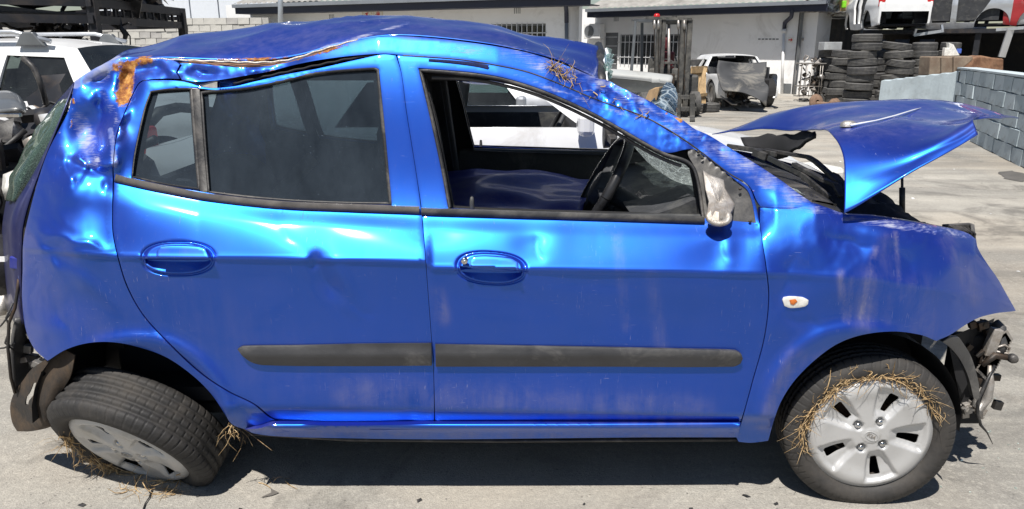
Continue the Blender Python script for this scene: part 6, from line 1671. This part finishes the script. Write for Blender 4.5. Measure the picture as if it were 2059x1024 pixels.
# ================================================================== RIGHT: SHED, TYRES, RACK OF BODYSHELLS
SH = simple('dark_corrugated', (.045,.044,.042), .7, .2, var=.3, scale=4, dirt=(.10,.085,.07), dirt_amt=.4)
se = empty('corrugated_shed', PX(1655, 24, 0), 'dark corrugated iron lean-to shed right of the white building', 'shed')
def corr(name, a, b, z0, z1, pitch=.09, mat=None, par=None):
    n = max(4, int((b-a).length/pitch)); t_ = (b-a)/n; nn = Vector((t_.y,-t_.x,0)).normalized(); nn = nn if nn.y < 0 else -nn
    rows = [[(a + t_*i + nn*(.02 if i % 2 else 0)).xy.to_3d() + Vector((0,0,z)) for i in range(n+1)] for z in (z0, z1)]
    m = MB(); m.grid(rows, False); return m.build(name, mat or SH, par or se, solid=.004)
sa, sb_, sc2_ = PX(1601, 23.4, 1), PX(1652, 24.0, 1), PX(1722, 24.0, 1)
corr('wall_sheet', sb_, sc2_, 0, 2.3); corr('wall_sheet', sa, sb_, 1.62, 2.3)
m = MB(); m.bar(sa + Vector((0,-.08,.62)), sb_ + Vector((0,-.08,.62)), .06,.08); m.build('lintel', M['steel'], se)
for q in (sa, sb_, sc2_):
    m = MB(); m.bar((q.x,q.y-.1,0),(q.x,q.y-.1,2.4), .08,.08,(1,0,0)); m.build('post', M['greypaint'], se)
m = MB(); m.box(((sa.x+sb_.x)/2, sa.y+2.5, 1.2), (1.6,.1,2.4)); m.build('back_wall', BS, se)
m = MB(); m.box((sa.x+.02, sa.y+1.2, 1.2), (.05,2.4,2.4)); m.build('side_wall', BS, se)
rows = []
n = 26; ra = sa + Vector((-.1,-.5,0)); rb = sc2_ + Vector((.2,-.5,0))
m = MB(); m.grid([[ (ra.lerp(rb,i/n)).xy.to_3d() + Vector((0,y,z + (.03 if i%2 else 0))) for i in range(n+1)] for y, z in ((0,2.38),(4,2.55))], False); m.build('roof_sheet', M['steel'], se, solid=.02)
m = MB(); m.bar((sb_.x,sb_.y-.3,2.0),(sb_.x,sb_.y-.3,2.4),.1,.1,(1,0,0))
scrap('stuff_on_shed', between(PX(1630,23.6,0), PX(1695,23.6,0), 2.46, 2.75, .2), 46, [M['alu'], TR, M['wood'], M['steel'], M['white']], 'jumble of planks and panels stored on top of the corrugated shed', 36, (.15,.6))
m = MB(); m.box(PX(1672, 23.6, 2.72), (.5,.06,.55), Matrix.Rotation(R(14),3,'Y')); tag(m.build('white_board', CLAD, None), 'pale board leaning on the shed roof', 'board')
m = MB(); m.box(PX(1697, 23.4, 2.62), (.12,.1,.2)); tag(m.build('green_can', simple('bright_green', (.25,.7,.03), .5), None, bevel=.02), 'bright green can on the shed roof among planks', 'can')
for k in range(3):
    m = MB(); m.bar(PX(1692+k*6, 23.5, 2.42), PX(1690+k*7, 23.5, 2.95), .09, .03, (0,1,0)); tag(m.build('plank', M['wood'], None), ['upright brown plank leaning left of the green can on the shed','upright brown plank standing behind the green can on the shed','upright brown plank leaning right of the green can on the shed'][k], 'plank', 'planks on the shed roof')

# tyres
tp1 = tyre_mb(.335, .19, .20, 44, False); tme = tp1.mesh('tyre'); tme.materials.append(M['tyre_dusty'])
tyre_no = [0]
def tyre_stack(px, Y, n, z0, gl, labels, tilt=0, h=.19, lean=0, jit=.02, dia=1.0, seed=0):
    rd = random.Random(seed); base = PX(px, Y, z0)
    for k in range(n):
        o = bpy.data.objects.new('stacked_tyre', tme); col.objects.link(o); s = dia*rd.uniform(.95,1.04)
        o.scale = (s, s, rd.uniform(.93,1.02)*h/.19)
        o.location = base + Vector((rd.gauss(0, jit) + lean*k, rd.gauss(0, jit), (k+.5)*h))
        o.rotation_euler = (rd.gauss(0,.02), R(tilt)*(.3+.7*min(1, k/2)) + rd.gauss(0,.035), rd.uniform(0, 6))
        pos = 'lowest' if k == 0 else ('top' if k == n-1 else ['second','third','fourth','fifth','sixth','seventh','eighth','ninth'][k-1] + ' from the ground')
        tag(o, '%s tyre of %s' % (pos, gl), 'tyre', 'stacked scrap tyres')
tyre_stack(1660, 20.6, 7, 0, 'the leftmost stack under the grey crate', None, seed=1)
tyre_stack(1686, 19.9, 7, 0, 'the short stack right of the grey crate stack', None, seed=2, jit=.04)
tyre_stack(1723, 18.9, 9, 0, 'the tallest stack in front of the shed', None, seed=3, jit=.03)
tyre_stack(1752, 20.4, 7, 0, 'the stack half hidden behind the tallest stack', None, seed=4, dia=.9)
tyre_stack(1786, 18.8, 8, 0, 'the leaning stack over the plastered wall', None, tilt=-7, seed=5, jit=.05, lean=.012)
tyre_stack(1843, 18.9, 8, 0, 'the stack behind the middle of the plastered wall', None, seed=6, jit=.015, dia=.88)
tyre_stack(1893, 19.0, 8, 0, 'the stack behind the rusty box on the wall', None, seed=7, dia=.7)
m = MB(); m.box(PX(1669, 20.3, 1.43), (.46,.4,.2)); tag(m.build('grey_crate', simple('pale_grey_plastic', (.40,.42,.43), .6, scale=5, dirt=(.3,.3,.3)), None, bevel=.01), 'pale grey crate sitting on the leftmost tyre stack', 'crate')
# rusty axle
ae = empty('rusty_axle', PZ(1675, 215, 0), 'brown rusty car axle lying on the concrete before the tyres', 'axle')
def gz(px, z, Y=17.6): return PX(px, Y, z)
AX = simple('brown_axle', (.17,.105,.07), .8, .1, var=.35, scale=10, dirt=(.3,.2,.14), dirt_amt=.5)
m = MB(); m.tube([gz(1640,.15), gz(1662,.13), gz(1690,.10), gz(1712,.06), gz(1724,.05)], [.06,.05,.07,.07,.05], 10); m.build('beam', AX, ae)
m = MB(); m.lathe([(.05,-.05),(.17,-.04),(.19,0),(.17,.04),(.05,.05)], Matrix.Translation(gz(1641,.18)) @ Matrix.Rotation(R(80),4,'X') @ Matrix.Rotation(R(20),4,'Y'), 20); m.build('brake_drum', AX, ae)
m = MB(); m.lathe([(.0001,-.16),(.10,-.12),(.14,0),(.10,.10),(.0001,.14)], Matrix.Translation(gz(1678,.14)) @ Matrix.Rotation(R(60),4,'Y'), 16); m.tube([gz(1668,.06), gz(1678,.22), gz(1690,.12)], .025, 8); m.build('differential', AX, ae)
# trolley
te = empty('workshop_trolley', PZ(1620, 205, 0), 'rusty wire trolley loaded with metal parts beside the shed door', 'trolley')
T0 = PX(1606, 20.2, 0); 
for dx in (0, .12, .24, .50, .56):
    for dy in (0, .4):
        m = MB(); m.tube([T0+Vector((dx,dy,.12)), T0+Vector((dx+.02*math.sin(dx*9),dy,1.0))], .010, 6); m.build('upright', M['alu'], te)
for z in (.14, .40, .98):
    m = MB(); m.tube([T0+Vector((0,0,z)), T0+Vector((.58,0,z)), T0+Vector((.58,.4,z)), T0+Vector((0,.4,z)), T0+Vector((0,0,z))], .012, 6); m.build('rail', M['alu'], te)
m = MB(); m.box(T0+Vector((.29,.2,.99)), (.66,.46,.02)); m.build('tray', M['alu'], te)
for dx in (.12, .5):
    m = MB(); m.lathe([(.0001,-.03),(.12,-.03),(.12,.03),(.0001,.03)], Matrix.Translation(T0+Vector((dx,0,.06))), 14); m.build('wheel', K, te)
scrap('trolley_load', lambda rd: T0 + Vector((rd.uniform(.1,.6), rd.uniform(0,.4), rd.uniform(.2,1.1))), 46, [M['alu'], M['steel_dark'], M['steel']], 'light metal rods and brackets piled in the wire trolley', 38, (.06,.28))

# platform with bodyshells
pe_ = empty('bodyshell_platform', PX(1900, 17, 0), 'dark raised steel platform carrying scrapped bodyshells at the upper right', 'platform')
PB0, PB1 = PX(1716, 20.6, 0), PX(2260, 17.0, 0)
wpf = Wall(PB0, PB1); lp2 = (wpf.B-wpf.A).length
m = MB(); wpf.box(m, 0, lp2, 1.74, 1.84, -5.5, -.1); m.build('deck', BS, pe_)
for u in (.05, lp2*.45, lp2*.8):
    m = MB(); wpf.box(m, u, u+.12, 0, 1.74, -.3, -.18); m.build('post', BS, pe_)
m = MB(); wpf.box(m, 0, lp2, 0, 1.74, -5.5, -5.4); m.build('back_wall', BS, pe_)
m = MB(); wpf.box(m, .0, .06, .0, 1.74, -5.4, -2.2); m.build('side_wall', SH, pe_)
for (xa_, ya_, xb_, yb_, w_) in ((1838,71,1898,62,.07),(2003,60,2059,56,.07),(1838,72,1842,58,.05),(1895,62,1893,50,.05)):
    p, q = wpf.hit(xa_, ya_, .02), wpf.hit(xb_, yb_, .02); m = MB(); m.bar(p, q, .05, w_, (0,1,0) if abs(xa_-xb_) < 10 else (0,0,1)); m.build('channel', M['silver'], pe_)
p, q = wpf.hit(2014, 115, .02), wpf.hit(2032, 60, .02); m = MB(); m.bar(p, q, .16, .04, (0,1,0)); m.build('brace', M['silver'], pe_)
for x_ in (1755, 1800, 1850):
    m = MB(); a, z = wpf.uz(x_, 78, -1.0); wpf.box(m, a, a+.34, 1.2, 1.6, -1.1, -1.0); m.build('hanging_panel', simple('navy_panel', (.03,.045,.09), .5, .3) if x_ == 1755 else bpy.data.materials['navy_panel'], pe_)
zd = 1.845
def shell_at(px, off, **k):
    u, z = wpf.uz(px, 60, off); p = wpf.at(u, zd - .20, off); return p
ang = math.degrees(math.atan2(wpf.t.y, wpf.t.x))
yard_car('white_bodyshell', 'stripped white car bodyshell without wheels on the left of the platform', shell_at(1776, -1.0), ang+118, Lc=3.5, Wc=1.5, paintm=M['white'], wheels=False, side_glass=False, screen=False, doors=False, front=False, open_doors=True)
yard_car('silver_bodyshell', 'stripped silver bodyshell with open door frames in the middle of the platform', shell_at(1905, -1.35), ang+176, Lc=3.7, Wc=1.5, open_doors=True, paintm=M['silver'], wheels=False, side_glass=False, screen=False, doors=False, interior=False)
yard_car('red_bodyshell', 'dull red stripped bodyshell at the right end of the platform', shell_at(2190, -1.35), ang+4, Lc=3.6, Wc=1.55, open_doors=True, paintm=M['red'], wheels=False, side_glass=False, screen=False, doors=False)
# rusty box and parts on the wall
rbm = simple('rusty_beige', (.25,.20,.15), .8, var=.3, scale=5, dirt=(.15,.09,.06), dirt_amt=.5, bump=.3)
re_ = empty('rusty_metal_box', PX(1905, 15, 1.0), 'weathered beige metal box with a slanted end on top of the pale wall', 'box')
def rw(px, py, Y=14.4): return P(px, py, Y)
m = MB(); m.prism([rw(1868,152), rw(1920,151), rw(1957,120), rw(1956,113), rw(1918,114), rw(1871,114)], (0,.4,0)); m.build('case', rbm, re_, bevel=.02)
m = MB(); m.bar(rw(1918,151,14.38), rw(1918,114,14.38), .03, .03, (0,1,0)); m.build('rib', rbm, re_)
m = MB(); m.bar(rw(1893,150,14.38), rw(1893,116,14.38), .02, .03, (0,1,0)); m.build('rib', rbm, re_)
m = MB(); m.lathe([(.0001,.02),(.035,.02),(.04,0)], Matrix.Translation(rw(1927,141,14.38)) @ Matrix.Rotation(R(90),4,'X'), 12); m.build('bolt', M['steel_dark'], re_)
m = MB(); m.prism([rw(1940,152,14.9), rw(2018,149,14.9), rw(2019,118,14.9), rw(1996,116,14.9), rw(1975,112,14.9), rw(1958,116,14.9)], (0,.4,0)); tag(m.build('brown_metal_case', M['brownrust'], None, bevel=.03), 'dark brown metal case right of the weathered beige box', 'box')
m = MB(); m.prism([rw(1899,113,14.5), rw(1912,113,14.5), rw(1930,112,14.5), rw(1918,90,14.5), rw(1908,86,14.5), rw(1909,97,14.5), rw(1901,96,14.5)], (0,.1,0)); tag(m.build('cream_bracket', M['lens_white'], None, bevel=.01), 'cream plastic bracket standing on the weathered beige box', 'bracket')
m = MB(); m.box(rw(1928,103,14.6), (.09,.03,.09)); tag(m.build('blue_socket', simple('socket_blue', (.06,.12,.45), .5), None, bevel=.01), 'small blue square box beside the cream bracket', 'box')
